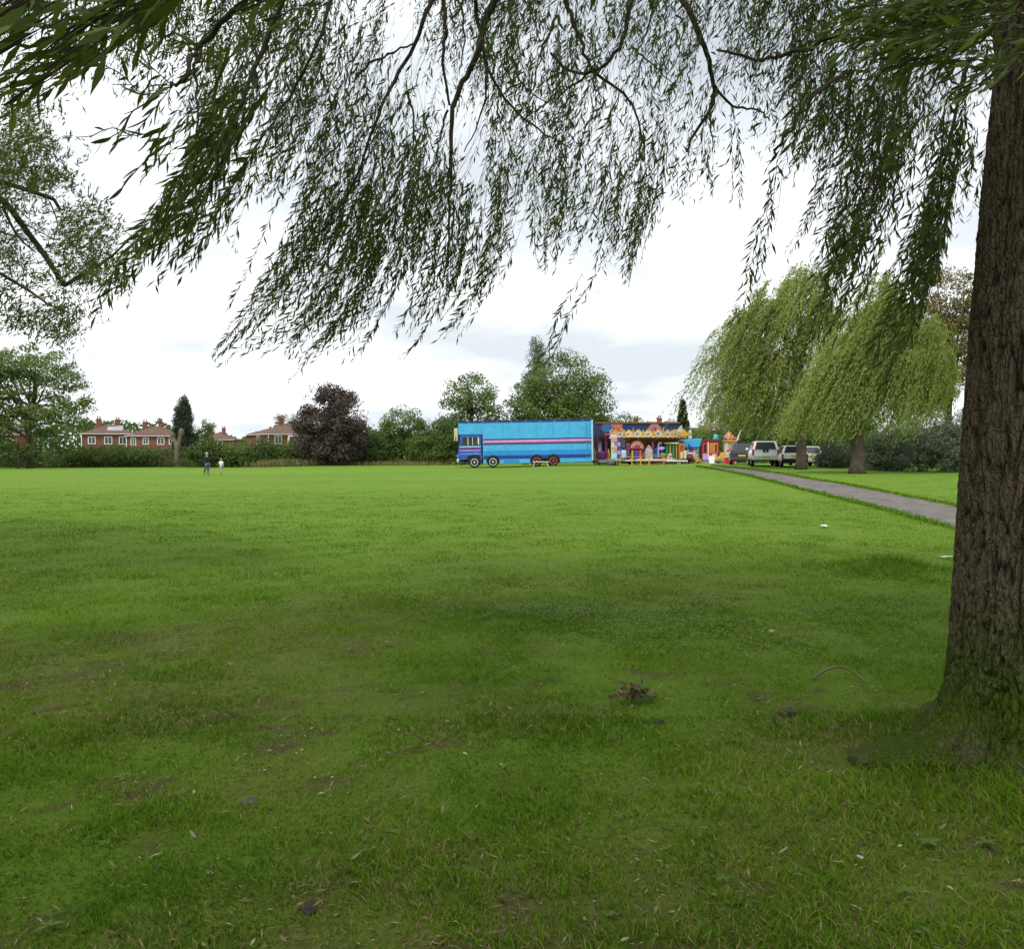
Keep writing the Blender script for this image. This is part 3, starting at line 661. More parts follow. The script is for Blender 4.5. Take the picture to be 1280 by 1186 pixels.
# ------------------------------------------------------------------ second willow, its trunk outside the view on the left
wx, wy = -13.5, 10.5
willow2 = thing('willow_tree', (wx, wy, G(wx, wy)), 'willow with fine pale leaves reaching in from beside the lawn, thin dark limbs', 'tree')
off2 = Vector(willow2.location)
MB().tube(spline([Vector((0, 0, -.2)), Vector((.1, .1, 1.5)), Vector((.3, 0, 3.6)), Vector((.9, .2, 6.0))], 14), [.55, .46, .42, .40, .38, .37, .36, .35, .34, .33, .31, .29, .26, .22], 14).build('trunk', BARK, willow2, smooth=True)
def wp2(px, py, D): return P(px, py, D) - off2
B2 = [([(-120, 180), (-40, 215), (20, 233), (68, 250), (75, 262)], 11, .055, .02), ([(-120, 150), (-40, 215), (10, 258), (30, 285), (55, 318), (80, 357)], 11, .055, .03), ([(80, 357), (110, 340), (140, 320), (165, 295)], 11, .028, .008),
      ([(3, 258), (22, 295), (45, 316)], 11.2, .02, .008), ([(-60, 310), (0, 342), (40, 366), (60, 380), (88, 392)], 10.6, .03, .008), ([(20, 275), (50, 290), (68, 300)], 11, .012, .004), ([(62, 252), (72, 280), (66, 300)], 11, .010, .004), ([(-40, 285), (0, 290), (45, 305)], 11, .012, .004)]
for pts, D, r0, r1 in B2: MB().tube(spline([wp2(a, b_, D) for a, b_ in pts], 16), [r0 + (r1 - r0) * i / 15 for i in range(16)], 7).build('branch', TWIG, willow2, smooth=True)
for e in ((-.5, 0, 5.4), (1.2, .5, 6.2)):
    MB().tube(spline([Vector((.6, .1, 4.8)), Vector((2.5, .3, 6.2)), Vector((-120 / 1, 0, 0)) * 0 + wp2(-120, 165, 11)], 14), [.16 - .1 * i / 13 for i in range(14)], 8).build('limb', TWIG, willow2, smooth=True)
BL = [(48, 170, 34, 26, 1.0), (20, 200, 34, 34, .9), (60, 215, 36, 22, 1.1), (30, 130, 30, 20, .7), (105, 262, 28, 22, .8), (90, 300, 26, 22, .9), (140, 285, 18, 24, .6), (30, 290, 34, 26, .35), (20, 325, 30, 18, .6), (110, 335, 30, 14, 1.2), (130, 310, 22, 18, .8), (60, 350, 30, 20, .4), (80, 380, 24, 14, .9), (35, 395, 24, 14, 1.1), (70, 400, 26, 12, .9), (10, 365, 24, 20, .4), (145, 345, 22, 14, .6), (85, 412, 12, 10, .5), (10, 250, 22, 16, .5), (-30, 200, 40, 60, .9), (-30, 320, 40, 60, .7), (100, 385, 14, 12, .4), (230, 40, 60, 35, .3), (280, 110, 34, 30, .25), (330, 30, 60, 30, .4), (150, 20, 50, 20, .25)]
c2 = []; d2 = []
for bx, by, sx, sy, dn in BL:
    for k in range(int(64 * dn * (sx * sy) / 600) + 3):
        px = random.gauss(bx, sx * .62); py = random.gauss(by, sy * .62); D = 11 + random.gauss(0, .8)
        if by < 130 and px > 120: D = random.uniform(9.5, 12)
        a = random.gauss(-.5, .7); L = random.uniform(.15, .42); n = int(L / .022)
        st = wp2(px, py, D); dirv = Vector((math.sin(a), random.gauss(0, .3), -math.cos(a) * .8 + .1)).normalized()
        for i in range(n):
            q = st + dirv * (L * i / n) + Vector((random.gauss(0, .02), random.gauss(0, .02), random.gauss(0, .02)))
            c2.append(q[:]); d2.append((dirv + Vector((random.gauss(-.2, .6), random.gauss(0, .6), random.gauss(-.15, .5))))[:])
c2 = np.array(c2); d2 = np.array(d2)
leaf_obj('foliage', c2, d2, .082 * (.6 + .7 * rng.random(len(c2))), .017, LEAF_FAR, willow2)
C2, D2 = dome(620, wx, wy, 7.5, 7.5, 4.2, 11.0, 3.4, 15)
leaf_obj('crown', C2 - np.array(off2), D2, .26 * (.7 + .6 * rng.random(len(C2))), .085, LEAF_NEAR, willow2)

# third willow, added unseen behind the camera to shade the near lawn
wx3, wy3 = -5.5, -7.5
shade_willow = thing('willow_tree', (wx3, wy3, G(wx3, wy3)), 'weeping willow with tall leaning trunk, added unseen to shade the lawn from outside the picture', 'tree')
MB().tube(spline([Vector((0, 0, -.2)), Vector((.1, .1, 1.5)), Vector((-.2, .3, 3.6)), Vector((-.4, .2, 7.0))], 14), [.5 - .02 * i for i in range(14)], 14).build('trunk', BARK, shade_willow, smooth=True)
C3, D3 = dome(450, wx3, wy3, 8.0, 7.5, 4.2, 12.0, 4.2, 25)
leaf_obj('crown', C3 - np.array(shade_willow.location), D3, .26 * (.7 + .6 * rng.random(len(C3))), .062, LEAF_NEAR, shade_willow)

# ------------------------------------------------------------------ trees, hedge and shrubs of the park edge
BARK2 = mat('tree_bark', (.095, .078, .060), rough=.95, var=.35, scale=3, bump=.5, bscale=20, spec=.1)
LM_GREEN = leafmat('leaf_green', (.062, .108, .024), (.165, .225, .055), trans=.28)
LM_DEEP = leafmat('leaf_deep_green', (.045, .080, .022), (.115, .165, .045), trans=.25)
LM_PURPLE = leafmat('leaf_copper', (.050, .034, .032), (.125, .092, .080), trans=.18, tboost=1.0)
LM_CONIFER = leafmat('needle', (.024, .045, .024), (.060, .090, .045), trans=.1)
LM_SILVER = leafmat('leaf_silver', (.085, .115, .075), (.185, .22, .155), trans=.2)
LM_RUST = leafmat('leaf_rust', (.110, .130, .040), (.215, .150, .065), (.26, .13, .06), trans=.28)
LM_HEDGE = leafmat('hedge_leaf', (.040, .070, .020), (.105, .150, .042), (.17, .19, .07), trans=.22)
LM_WILLOW = leafmat('willow_yellow_green', (.125, .172, .038), (.340, .385, .108), (.42, .44, .16), trans=.36)
def lobes_px(lobes, D, dd=1.0):
    r = []
    for l in lobes:
        px, py, rx, ry = l[:4]; dy = l[4] if len(l) > 4 else 0
        s = D / F; r.append((X(px, D + dy), D + dy, Z(py, D + dy), rx * s, max(rx, ry) * s * .85 * dd, ry * s))
    return r
def sample_lobes(L, n, r, shell=.55):
    vol = np.array([a[3] * a[4] * a[5] for a in L]) ** .8; vol /= vol.sum(); out_ = []
    idx = r.choice(len(L), n, p=vol)
    for i in idx:
        cx, cy, cz, rx, ry, rz = L[i]; d = r.normal(size=3); d /= np.linalg.norm(d); q = shell + (1 - shell) * r.random() ** .6
        if r.random() < .18: q = r.random()
        out_.append((cx + d[0] * rx * q, cy + d[1] * ry * q, cz + d[2] * rz * q, d[0], d[1], d[2]))
    return np.array(out_)
def crown_leaves(L, nclump, nleaf, csize, leaf, r, flat=.7, shell=.55, zfloor=None):
    A = sample_lobes(L, nclump, r, shell)
    C = []; Nn = []; rv = []
    for a in A:
        k = int(nleaf * (.5 + r.random())); s = csize * (.6 + .8 * r.random())
        q = r.normal(size=(k, 3)); q *= np.minimum(1, 1.5 / np.linalg.norm(q, axis=1))[:, None]; q = q * s * np.array([1, 1, flat]) * .62
        C.append(a[:3] + q); Nn.append(np.tile(a[3:] + np.array([0, 0, .8]), (k, 1)) + q / s * .8)
        rv.append(np.clip(r.random(k) * .55 + .45 * r.random(), 0, 1))
    C = np.concatenate(C); Nn = np.concatenate(Nn); rv = np.concatenate(rv)
    if zfloor is not None:
        ok = C[:, 2] > zfloor; C, Nn, rv = C[ok], Nn[ok], rv[ok]
    D_ = nrm(r.normal(size=C.shape)); lf = leaf * (.6 + .8 * r.random(len(C)))
    return C, D_, lf, Nn, rv, A
def tree(name, label, px, D, lobes, nclump, nleaf, csize, leaf, m, trunk_r, cat='tree', group=None, seed=1, shell=.55, limbs=10, base_py=None, dy=0, flat=.7, trunk_top=None, aspect=.55):
    r = np.random.default_rng(seed); x = X(px, D); z = G(x, D)
    root = thing(name, (x, D, z), label, cat, group=group); o3 = np.array(root.location)
    L = lobes_px(lobes, D)
    C, Dd, lf, Nn, rv, A = crown_leaves(L, nclump, nleaf, csize, leaf, r, flat, shell, z + .05)
    leaf_obj('crown', C - o3, Dd, lf, lf * aspect, m, root, rv, Nn * 1.2)
    cz = np.mean([l[2] for l in L]); top = (trunk_top if trunk_top else cz + .3 * (max(l[2] + l[5] for l in L) - cz)) - z
    pts = [Vector((0, 0, -.15)), Vector((r.normal() * .1, 0, top * .35)), Vector((r.normal() * .25, 0, top * .7)), Vector((r.normal() * .4, 0, top))]
    s = smooth_line(pts, 10); MB().tube(s, [trunk_r * (1.25 if i == 0 else 1 - .075 * i) for i in range(10)], 10).build('trunk', BARK2, root, smooth=True)
    if limbs:
        b = MB(); sel = r.choice(len(A), min(limbs, len(A)), replace=False)
        for i in sel:
            e = Vector(A[i][:3] - o3); k = int(r.integers(3, 9)); st = s[k]
            if e.z < st.z * .6: continue
            md = st.lerp(e, .5) + Vector((0, 0, .12 * (e - st).length))
            q = smooth_line([st, md, e], 7); b.tube(q, [trunk_r * .42 * (1 - .12 * j) for j in range(7)], 6)
        if b.v: b.build('limbs', BARK2, root, smooth=True)
    return root
tree('tree', 'broad open-crowned green tree beside the red brick houses', 38, 90, [(35, 465, 55, 34), (82, 488, 28, 28), (10, 490, 40, 40), (62, 522, 44, 22), (-25, 480, 40, 45), (95, 510, 16, 20), (5, 530, 25, 18)], 250, 90, 1.15, .26, LM_GREEN, .34, seed=2, limbs=26, shell=.7, flat=.45, trunk_top=Z(470, 90))
tree('shrub', 'bushy shrub spreading round the foot of the open-crowned tree', 22, 88.5, [(15, 558, 30, 20), (60, 560, 25, 18), (-25, 552, 30, 26)], 60, 110, .9, .24, LM_DEEP, .12, 'shrub', seed=3, limbs=0)
tree('conifer', 'dark narrow conifer tree behind the bare pollard trunk', 231, 105, [(230, 505, 5, 12), (230, 522, 9, 18), (231, 542, 13, 22), (232, 560, 15, 20), (230, 512, 6, 14)], 300, 100, .5, .18, LM_CONIFER, .22, seed=4, limbs=0, flat=1.2, shell=.4)
tree('tree', 'copper-purple leaved tree at the hedge by the bay-windowed house', 412, 93, [(414, 505, 26, 26), (408, 540, 40, 34), (432, 535, 26, 40), (385, 528, 16, 22), (420, 560, 36, 22), (414, 495, 18, 16)], 290, 120, .9, .22, LM_PURPLE, .35, seed=5, limbs=12)
tree('tree', 'small rounded green tree beside the copper-purple tree', 503, 99, [(505, 532, 24, 20), (492, 548, 20, 24), (525, 552, 18, 24), (470, 556, 18, 22)], 110, 110, .85, .22, LM_GREEN, .2, seed=6)
tree('tree', 'green tree with sky gaps over the lorry cab', 588, 103, [(588, 492, 30, 22), (610, 508, 18, 26), (570, 510, 20, 22), (592, 526, 34, 18), (560, 540, 18, 20), (615, 535, 14, 20)], 120, 95, 1.05, .26, LM_GREEN, .32, seed=7, limbs=18, shell=.65)
tree('tree', 'largest dense round green tree rising above the lorry box', 700, 106, [(700, 482, 44, 38), (678, 505, 46, 32), (728, 500, 36, 40), (700, 530, 64, 30), (652, 518, 22, 22), (748, 518, 20, 24)], 340, 100, 1.2, .27, LM_GREEN, .5, seed=8, limbs=18, shell=.65)
tree('poplar_tree', 'slim grey-green poplar top behind the dense round tree', 671, 122, [(667, 440, 8, 22), (675, 455, 10, 30), (669, 480, 13, 34)], 70, 100, .7, .22, LM_SILVER, .25, seed=9, limbs=6, flat=1.6)
tree('tree', 'low green tree at the lorry tail behind the fairground front', 765, 112, [(765, 530, 22, 20), (785, 540, 18, 20)], 60, 100, .9, .24, LM_GREEN, .2, seed=10)
def spruce(name, label, px, D, top_py, wpx, seed):
    r = np.random.default_rng(seed); x = X(px, D); z = G(x, D); root = thing(name, (x, D, z), label, 'tree'); H = Z(top_py, D) - z; Wd = wpx * D / F
    MB().cyl((0, 0, -.1), (0, 0, H * .98), .22, .03, 8).build('trunk', BARK2, root, smooth=True)
    C = []; Dd = []; tiers = 22
    for k in range(tiers):
        u = (k + 1) / tiers; zz = H * (1 - .82 * u); rad = Wd * (.15 + .85 * u) * (.8 + .35 * r.random())
        for j in range(13):
            a = r.random() * 6.28
            for q in np.linspace(.05, 1, 16):
                C.append((np.cos(a) * rad * q + r.normal() * .08, np.sin(a) * rad * q + r.normal() * .08, zz - .22 * rad * q + .15 * rad * q * q + r.normal() * .14)); Dd.append((np.cos(a) + r.normal() * .5, np.sin(a) + r.normal() * .5, -.3 + r.normal() * .3))
    C = np.array(C); leaf_obj('crown', C, np.array(Dd), .55, .22, LM_CONIFER, root); return root
spruce('spruce_tree', 'tiered spruce tree standing behind the carousel', 853, 135, 500, 13, 11)
tree('tree', 'small grey-green tree between spruce and chimneyed roof', 837, 128, [(837, 540, 12, 12), (828, 548, 12, 12)], 40, 90, .8, .22, LM_DEEP, .18, seed=12, limbs=0)
tree('tree', 'rounded bright green tree behind the blue fairground lorry', 872, 118, [(872, 545, 13, 18), (862, 555, 12, 14), (882, 552, 10, 18)], 70, 90, .8, .22, LM_GREEN, .2, seed=13, limbs=0)
tree('pine_tree', 'dark flat-topped pine behind the brown-roofed brick house', 900, 160, [(893, 522, 15, 5), (905, 512, 16, 6), (912, 530, 14, 10), (885, 532, 8, 6)], 60, 90, 1.0, .26, LM_CONIFER, .3, seed=14, limbs=8)
for i, (px, py, D, rx, ry, lb) in enumerate([(258, 536, 190, 9, 12, 'dark clipped tree between conifer and small far house'), (352, 530, 200, 7, 14, 'slim dark tree behind the bay-windowed house roof'), (365, 532, 205, 7, 12, 'second slim dark tree behind the bay-windowed house roof'), (377, 528, 150, 8, 16, 'small purple-brown tree leaning on the copper tree')]):
    tree('tree', lb, px, D, [(px, py, rx, ry), (px + 2, py + 12, rx, ry)], 40, 80, .9, .26, LM_PURPLE if i == 3 else LM_DEEP, .18, seed=20 + i, limbs=0)
for i, (px, py, D, rx, ry, lb) in enumerate([
        (262, 562, 95, 20, 12, 'leafy shrub beside the pollard trunk and conifer'), (298, 566, 95, 22, 12, 'rounded hedge shrub below the brick gable'), (334, 565, 95, 22, 14, 'rounded hedge shrub below the white gutter corner'),
        (368, 566, 95, 20, 12, 'rounded hedge shrub below the bay window'), (462, 560, 96, 26, 20, 'broad shrub between copper tree and small green tree'), (535, 558, 96, 24, 22, 'tall shrub in front of the half-hidden brick gable'), (555, 548, 97, 16, 28, 'dark upright shrub at the lorry nose'),
        (128, 570, 96, 34, 9, 'low wide shrub under the first pair of brick houses'), (176, 570, 96, 28, 9, 'low wide shrub under the second pair of brick houses')]):
    tree('shrub', lb, px, D, [(px, py, rx, ry), (px - rx * .5, py + ry * .4, rx * .7, ry * .7), (px + rx * .5, py + ry * .4, rx * .7, ry * .7)], 80, 90, .75, .2, (LM_DEEP, LM_GREEN)[i % 2], .1, 'shrub', 'shrubs along the hedge', seed=40 + i, limbs=0)

def foliage_run(name, label, cat, x0, x1, yf, zt, thick, n, leaf, m, seed, kind=None):
    r = np.random.default_rng(seed); x = x0 + (x1 - x0) * r.random(n); y = yf(x) + (r.random(n) - .5) * thick * 2; zg = gz(x, y)
    h = zt * (.75 + .55 * fbm(x * .35, x * 0 + seed, seed, 4)); u = r.random(n)
    z = zg + h * u * np.sqrt(np.clip(1 - ((y - yf(x)) / thick) ** 2 * .6, .1, 1)); C = np.stack([x, y, z], 1)
    rv = np.clip(.5 * r.random(n) + .9 * (fbm(x * .8, z * 1.2, seed + 3, 3) - .25), 0, 1)
    root = thing(name, (float((x0 + x1) / 2), float(yf(np.array((x0 + x1) / 2.))), G((x0 + x1) / 2, float(yf(np.array((x0 + x1) / 2.))))), label, cat)
    lf = leaf * (.6 + .8 * r.random(n)); q = leaf_obj('foliage', C - np.array(root.location), nrm(r.normal(size=(n, 3))), lf, lf * .55, m, root, rv, np.array([0, -.5, .9]))
    return root
foliage_run('hedge', 'long uneven green hedge closing the field below the houses', 'hedge', X(-160, 98), X(600, 98), lambda x: 98 + x * 0, 2.15, 1.3, 30000, .25, LM_HEDGE, 51)
foliage_run('hedge', 'dark hedge behind the lorry and fairground rides', 'hedge', X(575, 104), X(930, 104), lambda x: 104 + x * 0, 3.2, 1.4, 16000, .30, LM_DEEP, 52)
foliage_run('hedge', 'hedge behind the parked cars and far willows', 'hedge', X(890, 84), X(1500, 84), lambda x: 84 + x * 0, 3.6, 1.6, 18000, .31, LM_DEEP, 53)
foliage_run('bramble_bank', 'low pale bramble bank along the foot of the hedge', 'brambles', X(-100, 95.5), X(280, 95.5), lambda x: 95.2 + x * 0, 1.15, .8, 10000, .18, leafmat('bramble_leaf', (.06, .085, .025), (.15, .17, .06), (.20, .19, .09)), 54)
foliage_run('bramble_bank', 'narrow rough grass bank between copper tree and lorry', 'brambles', X(385, 95.5), X(575, 95.5), lambda x: 95.6 + x * 0, .75, .7, 6000, .18, LM_HEDGE, 55)
def far_wood():
    r = np.random.default_rng(60); n = 26000; px = -150 + 1600 * r.random(n); D = 250 + 60 * r.random(n); x = (px - CX) / F * D; h = 3.5 + 8.5 * fbm(px * .02, px * 0 + 2, 61, 4)
    z = gz(x, D) + h * r.random(n) ** .6; C = np.stack([x, D, z], 1)
    o = leaf_obj('far_wood', C, nrm(r.normal(size=(n, 3))), 1.3 * (.6 + .8 * r.random(n)), .9, LM_DEEP, None); tag(o, 'distant dark green wood behind the houses', 'wood', kind='stuff')
far_wood()
# rough dry grass patch
def dry_patch(px0, px1, D, n, hgt, seed, label):
    r = np.random.default_rng(seed); x = r.normal(X((px0 + px1) / 2, D), (X(px1, D) - X(px0, D)) * .24, n); y = D + r.normal(size=n) * .8; z = gz(x, y)
    L = hgt * (.4 + .8 * r.random(n)); d = nrm(np.stack([r.normal(size=n) * .25 - .15, r.normal(size=n) * .25, np.ones(n)], 1)); C = np.stack([x, y, z], 1) + d * L[:, None] * .5
    o = leaf_obj('tall_grass', C, d, L, .05, leafmat('dry_grass', (.12, .13, .04), (.30, .25, .12), trans=.2), None); tag(o, label, 'grass', kind='stuff')
dry_patch(320, 395, 93, 2600, .85, 71, 'patch of tall straw-coloured grass in front of the hedge')
dry_patch(410, 570, 94, 2200, .5, 72, 'thin strip of rough grass at the hedge foot beside the lorry')
# pollard
px, D = 222, 95; x = X(px, D); pol = thing('pollard_tree', (x, D, G(x, D)), 'bare forked pollard trunk standing in the hedge', 'tree')
PB = mat('pollard_bark', (.15, .125, .09), rough=.95, var=.35, scale=4, bump=.6, bscale=14, spec=.1)
MB().tube(smooth_line([(0, 0, -.2), (-.05, 0, 1.0), (.0, 0, 2.0), (.05, 0, 2.7)], 9), [.34, .31, .28, .27, .27, .28, .31, .34, .30], 10).build('trunk', PB, pol, smooth=True)
MB().tube(smooth_line([(0, 0, 2.3), (-.45, .1, 3.1), (-.55, 0, 3.7)], 7), [.26, .24, .22, .21, .22, .24, .2], 9).build('limb', PB, pol, smooth=True)
MB().tube(smooth_line([(.05, 0, 2.3), (.3, 0, 3.2), (.5, 0, 4.15)], 7), [.26, .24, .22, .22, .24, .28, .2], 9).build('limb', PB, pol, smooth=True)

# far willows at the path
def far_willow(label, px, D, domes, nstr, seed, trunk_r, lean=0):
    r = np.random.default_rng(seed); x = X(px, D); z = G(x, D); root = thing('willow_tree', (x, D, z), label, 'tree'); o3 = np.array(root.location); s = D / F
    C = []; Dd = []; rv = []; ends = []
    wts = np.array([d[4] for d in domes], float); wts /= wts.sum()
    CL = [[(r.random() * 2 * np.pi, np.sqrt(r.random()), .70 + .36 * r.random(), min(10, r.normal() * 15), r.random(), 1 if r.random() < .66 else -.7 * r.random()) for _ in range(34)] for _d in domes]
    for k in range(nstr):
        di = r.choice(len(domes), p=wts); cx, cy, rx, ry, wgt, zlow = domes[di]
        ca, cq, crad, czl, ctone, csg = CL[di][int(r.integers(34))]
        a = ca + r.normal() * .16; q = min(1, abs(cq + r.normal() * .10))
        if r.random() < .2: a = r.random() * 2 * np.pi; q = r.random() * .8
        dz = np.sqrt(max(0, 1 - q * q)) * csg; rad = crad * (.88 + .16 * r.random())
        p0 = np.array([X(cx, D) + np.cos(a) * q * rx * s * rad, D + np.sin(a) * q * rx * s * rad * .85, Z(cy, D) + dz * ry * s * rad + (r.random() - .5) * .5])
        L = (1.3 + 3.6 * r.random()) * (.7 + .5 * q); m_ = int(L / .095); u = np.linspace(0, 1, m_)
        sw = -(.18 + .42 * r.random()); oy = np.sin(a) * .12
        tone = .2 * r.random() + .4 * ctone + .4 * fbm(np.array([p0[0] * .6]), np.array([p0[2] * .6]), seed, 3)[0]
        dxs = np.cos(a) * .35 * q
        pts = np.stack([p0[0] + L * (dxs * np.sin(u * 1.6) * .6 + sw * u ** 1.4 * .85), p0[1] + oy * L * u, p0[2] + .25 * np.sin(u * 3.0) * (u < .5) - L * u ** 1.35 * .85], 1)
        ok = pts[:, 2] > Z(zlow + czl + 10 * r.random(), D)
        pts = pts[ok]
        if len(pts) < 4: continue
        d = np.gradient(pts, axis=0); d = nrm(d) + r.normal(size=d.shape) * .28 + np.array([-.12, 0, 0])
        C.append(pts + r.normal(size=pts.shape) * .05); Dd.append(d); rv.append(np.clip(tone + .3 * (r.random(len(pts)) - .5), 0, 1)); ends.append(p0)
    C = np.concatenate(C); Dd = np.concatenate(Dd); rv = np.concatenate(rv); lf = .21 * (.6 + .8 * r.random(len(C)))
    leaf_obj('crown', C - o3, Dd, lf, .045 + .02 * r.random(len(C)), LM_WILLOW, root, rv)
    H = Z(domes[0][1], D) - z
    tk = smooth_line([(0, 0, -.2), (.05, 0, 1.0), (-.1, 0, H * .55), (lean, 0, H * 1.1)], 10)
    MB().tube(tk, [trunk_r * v for v in (1.45, 1.1, 1, .95, .9, .85, .8, .7, .6, .45)], 12).build('trunk', BARK2, root, smooth=True)
    b = MB()
    for i in range(16):
        e = Vector(ends[int(r.integers(len(ends)))] - o3); st = Vector(tk[int(r.integers(4, 9))]); md = st.lerp(e, .55) + Vector((0, 0, .6))
        b.tube(smooth_line([st, md, e], 8), [trunk_r * .38 * (1 - .1 * j) for j in range(8)], 6)
    b.build('limbs', BARK2, root, smooth=True)
    return root
far_willow('yellow-green weeping willow rooted in front of the white estate car', 1001, 56, [(985, 440, 78, 88, 3, 540), (930, 450, 48, 62, 1.6, 530), (1008, 395, 40, 62, 1.4, 535), (960, 480, 55, 44, 1.2, 532)], 2350, 81, .31)
far_willow('yellow-green weeping willow standing between the path and silvery bushes', 1071, 48, [(1105, 445, 66, 88, 3, 542), (1100, 410, 36, 70, 1.3, 540), (1145, 470, 45, 60, 1.2, 512), (1040, 490, 40, 50, 1.1, 540), (1165, 455, 30, 60, 1.0, 520)], 2600, 82, .36)
tree('tree', 'rust-tinged thin-leaved tree beyond the second far willow', 1185, 62, [(1160, 420, 40, 46), (1185, 370, 34, 42), (1170, 465, 45, 50), (1210, 430, 40, 60), (1145, 475, 26, 36)], 290, 95, .75, .17, LM_RUST, .28, seed=83, limbs=20, shell=.6, flat=.5)
for i, (px, py, rx, ry, D, lb) in enumerate([(1150, 548, 42, 44, 55, 'large silvery-leaved bush behind the second far willow'), (1195, 552, 30, 42, 54, 'silvery bush half hidden by the big mossy trunk'), (1105, 566, 26, 26, 56, 'silvery bush low beside the second far willow trunk'), (1045, 570, 20, 20, 60, 'small silvery bush between the two far willow trunks'), (1245, 545, 35, 45, 55, 'silvery bush hidden behind the big mossy trunk')]):
    tree('bush', lb, px, D, [(px, py, rx, ry), (px - rx * .4, py + ry * .35, rx * .8, ry * .6), (px + rx * .4, py + ry * .35, rx * .8, ry * .6)], 130, 110, .5, .17, LM_SILVER, .08, 'bush', seed=90 + i, limbs=0, aspect=.28)

for i, (px, py, rx, ry, D, lb) in enumerate([(945, 535, 34, 32, 88, 'dark green tree behind the dark grey car'), (1000, 530, 36, 36, 90, 'dark green tree behind the white pickup and estate'), (1060, 535, 36, 36, 88, 'dark green tree behind the second far willow')]):
    tree('tree', lb, px, D, [(px, py, rx, ry), (px + 6, py + 16, rx, ry * .8)], 130, 90, 1.0, .26, (LM_DEEP, LM_GREEN, LM_DEEP)[i], .25, seed=120 + i, limbs=0)
# ------------------------------------------------------------------ houses
def brick_mat(name, c1, c2):
    m, t, o = newmat(name); b = t.nodes.new('ShaderNodeBsdfPrincipled'); b.inputs['Roughness'].default_value = .9; b.inputs['Specular IOR Level'].default_value = .15; t.links.new(b.outputs[0], o.inputs[0])
    tc = t.nodes.new('ShaderNodeTexCoord'); n = t.nodes.new('ShaderNodeTexNoise'); n.inputs['Scale'].default_value = 1.2; n.inputs['Detail'].default_value = 8; n.inputs['Roughness'].default_value = .75; t.links.new(tc.outputs['Object'], n.inputs['Vector'])
    r = t.nodes.new('ShaderNodeValToRGB'); t.links.new(n.outputs[0], r.inputs[0]); r.color_ramp.elements[0].position = .35; r.color_ramp.elements[1].position = .65; r.color_ramp.elements[0].color = c1 + (1,); r.color_ramp.elements[1].color = c2 + (1,)
    t.links.new(r.outputs[0], b.inputs['Base Color']); return m
BRICK = brick_mat('red_brick', (.150, .066, .050), (.225, .100, .074)); BRICK2 = brick_mat('brown_brick', (.17, .085, .060), (.25, .12, .085))
TILE = mat('roof_tile', (.140, .090, .072), rough=.9, var=.28, scale=2.5, bump=.6, bscale=9, spec=.15); TILE2 = mat('roof_tile_brown', (.16, .115, .085), rough=.9, var=.28, scale=2.5, bump=.6, bscale=9, spec=.15)
WHITE = mat('white_paint', (.78, .78, .76), rough=.5, var=.05); GLASS = glassmat(); POT = mat('chimney_pot', (.24, .10, .065), var=.2)
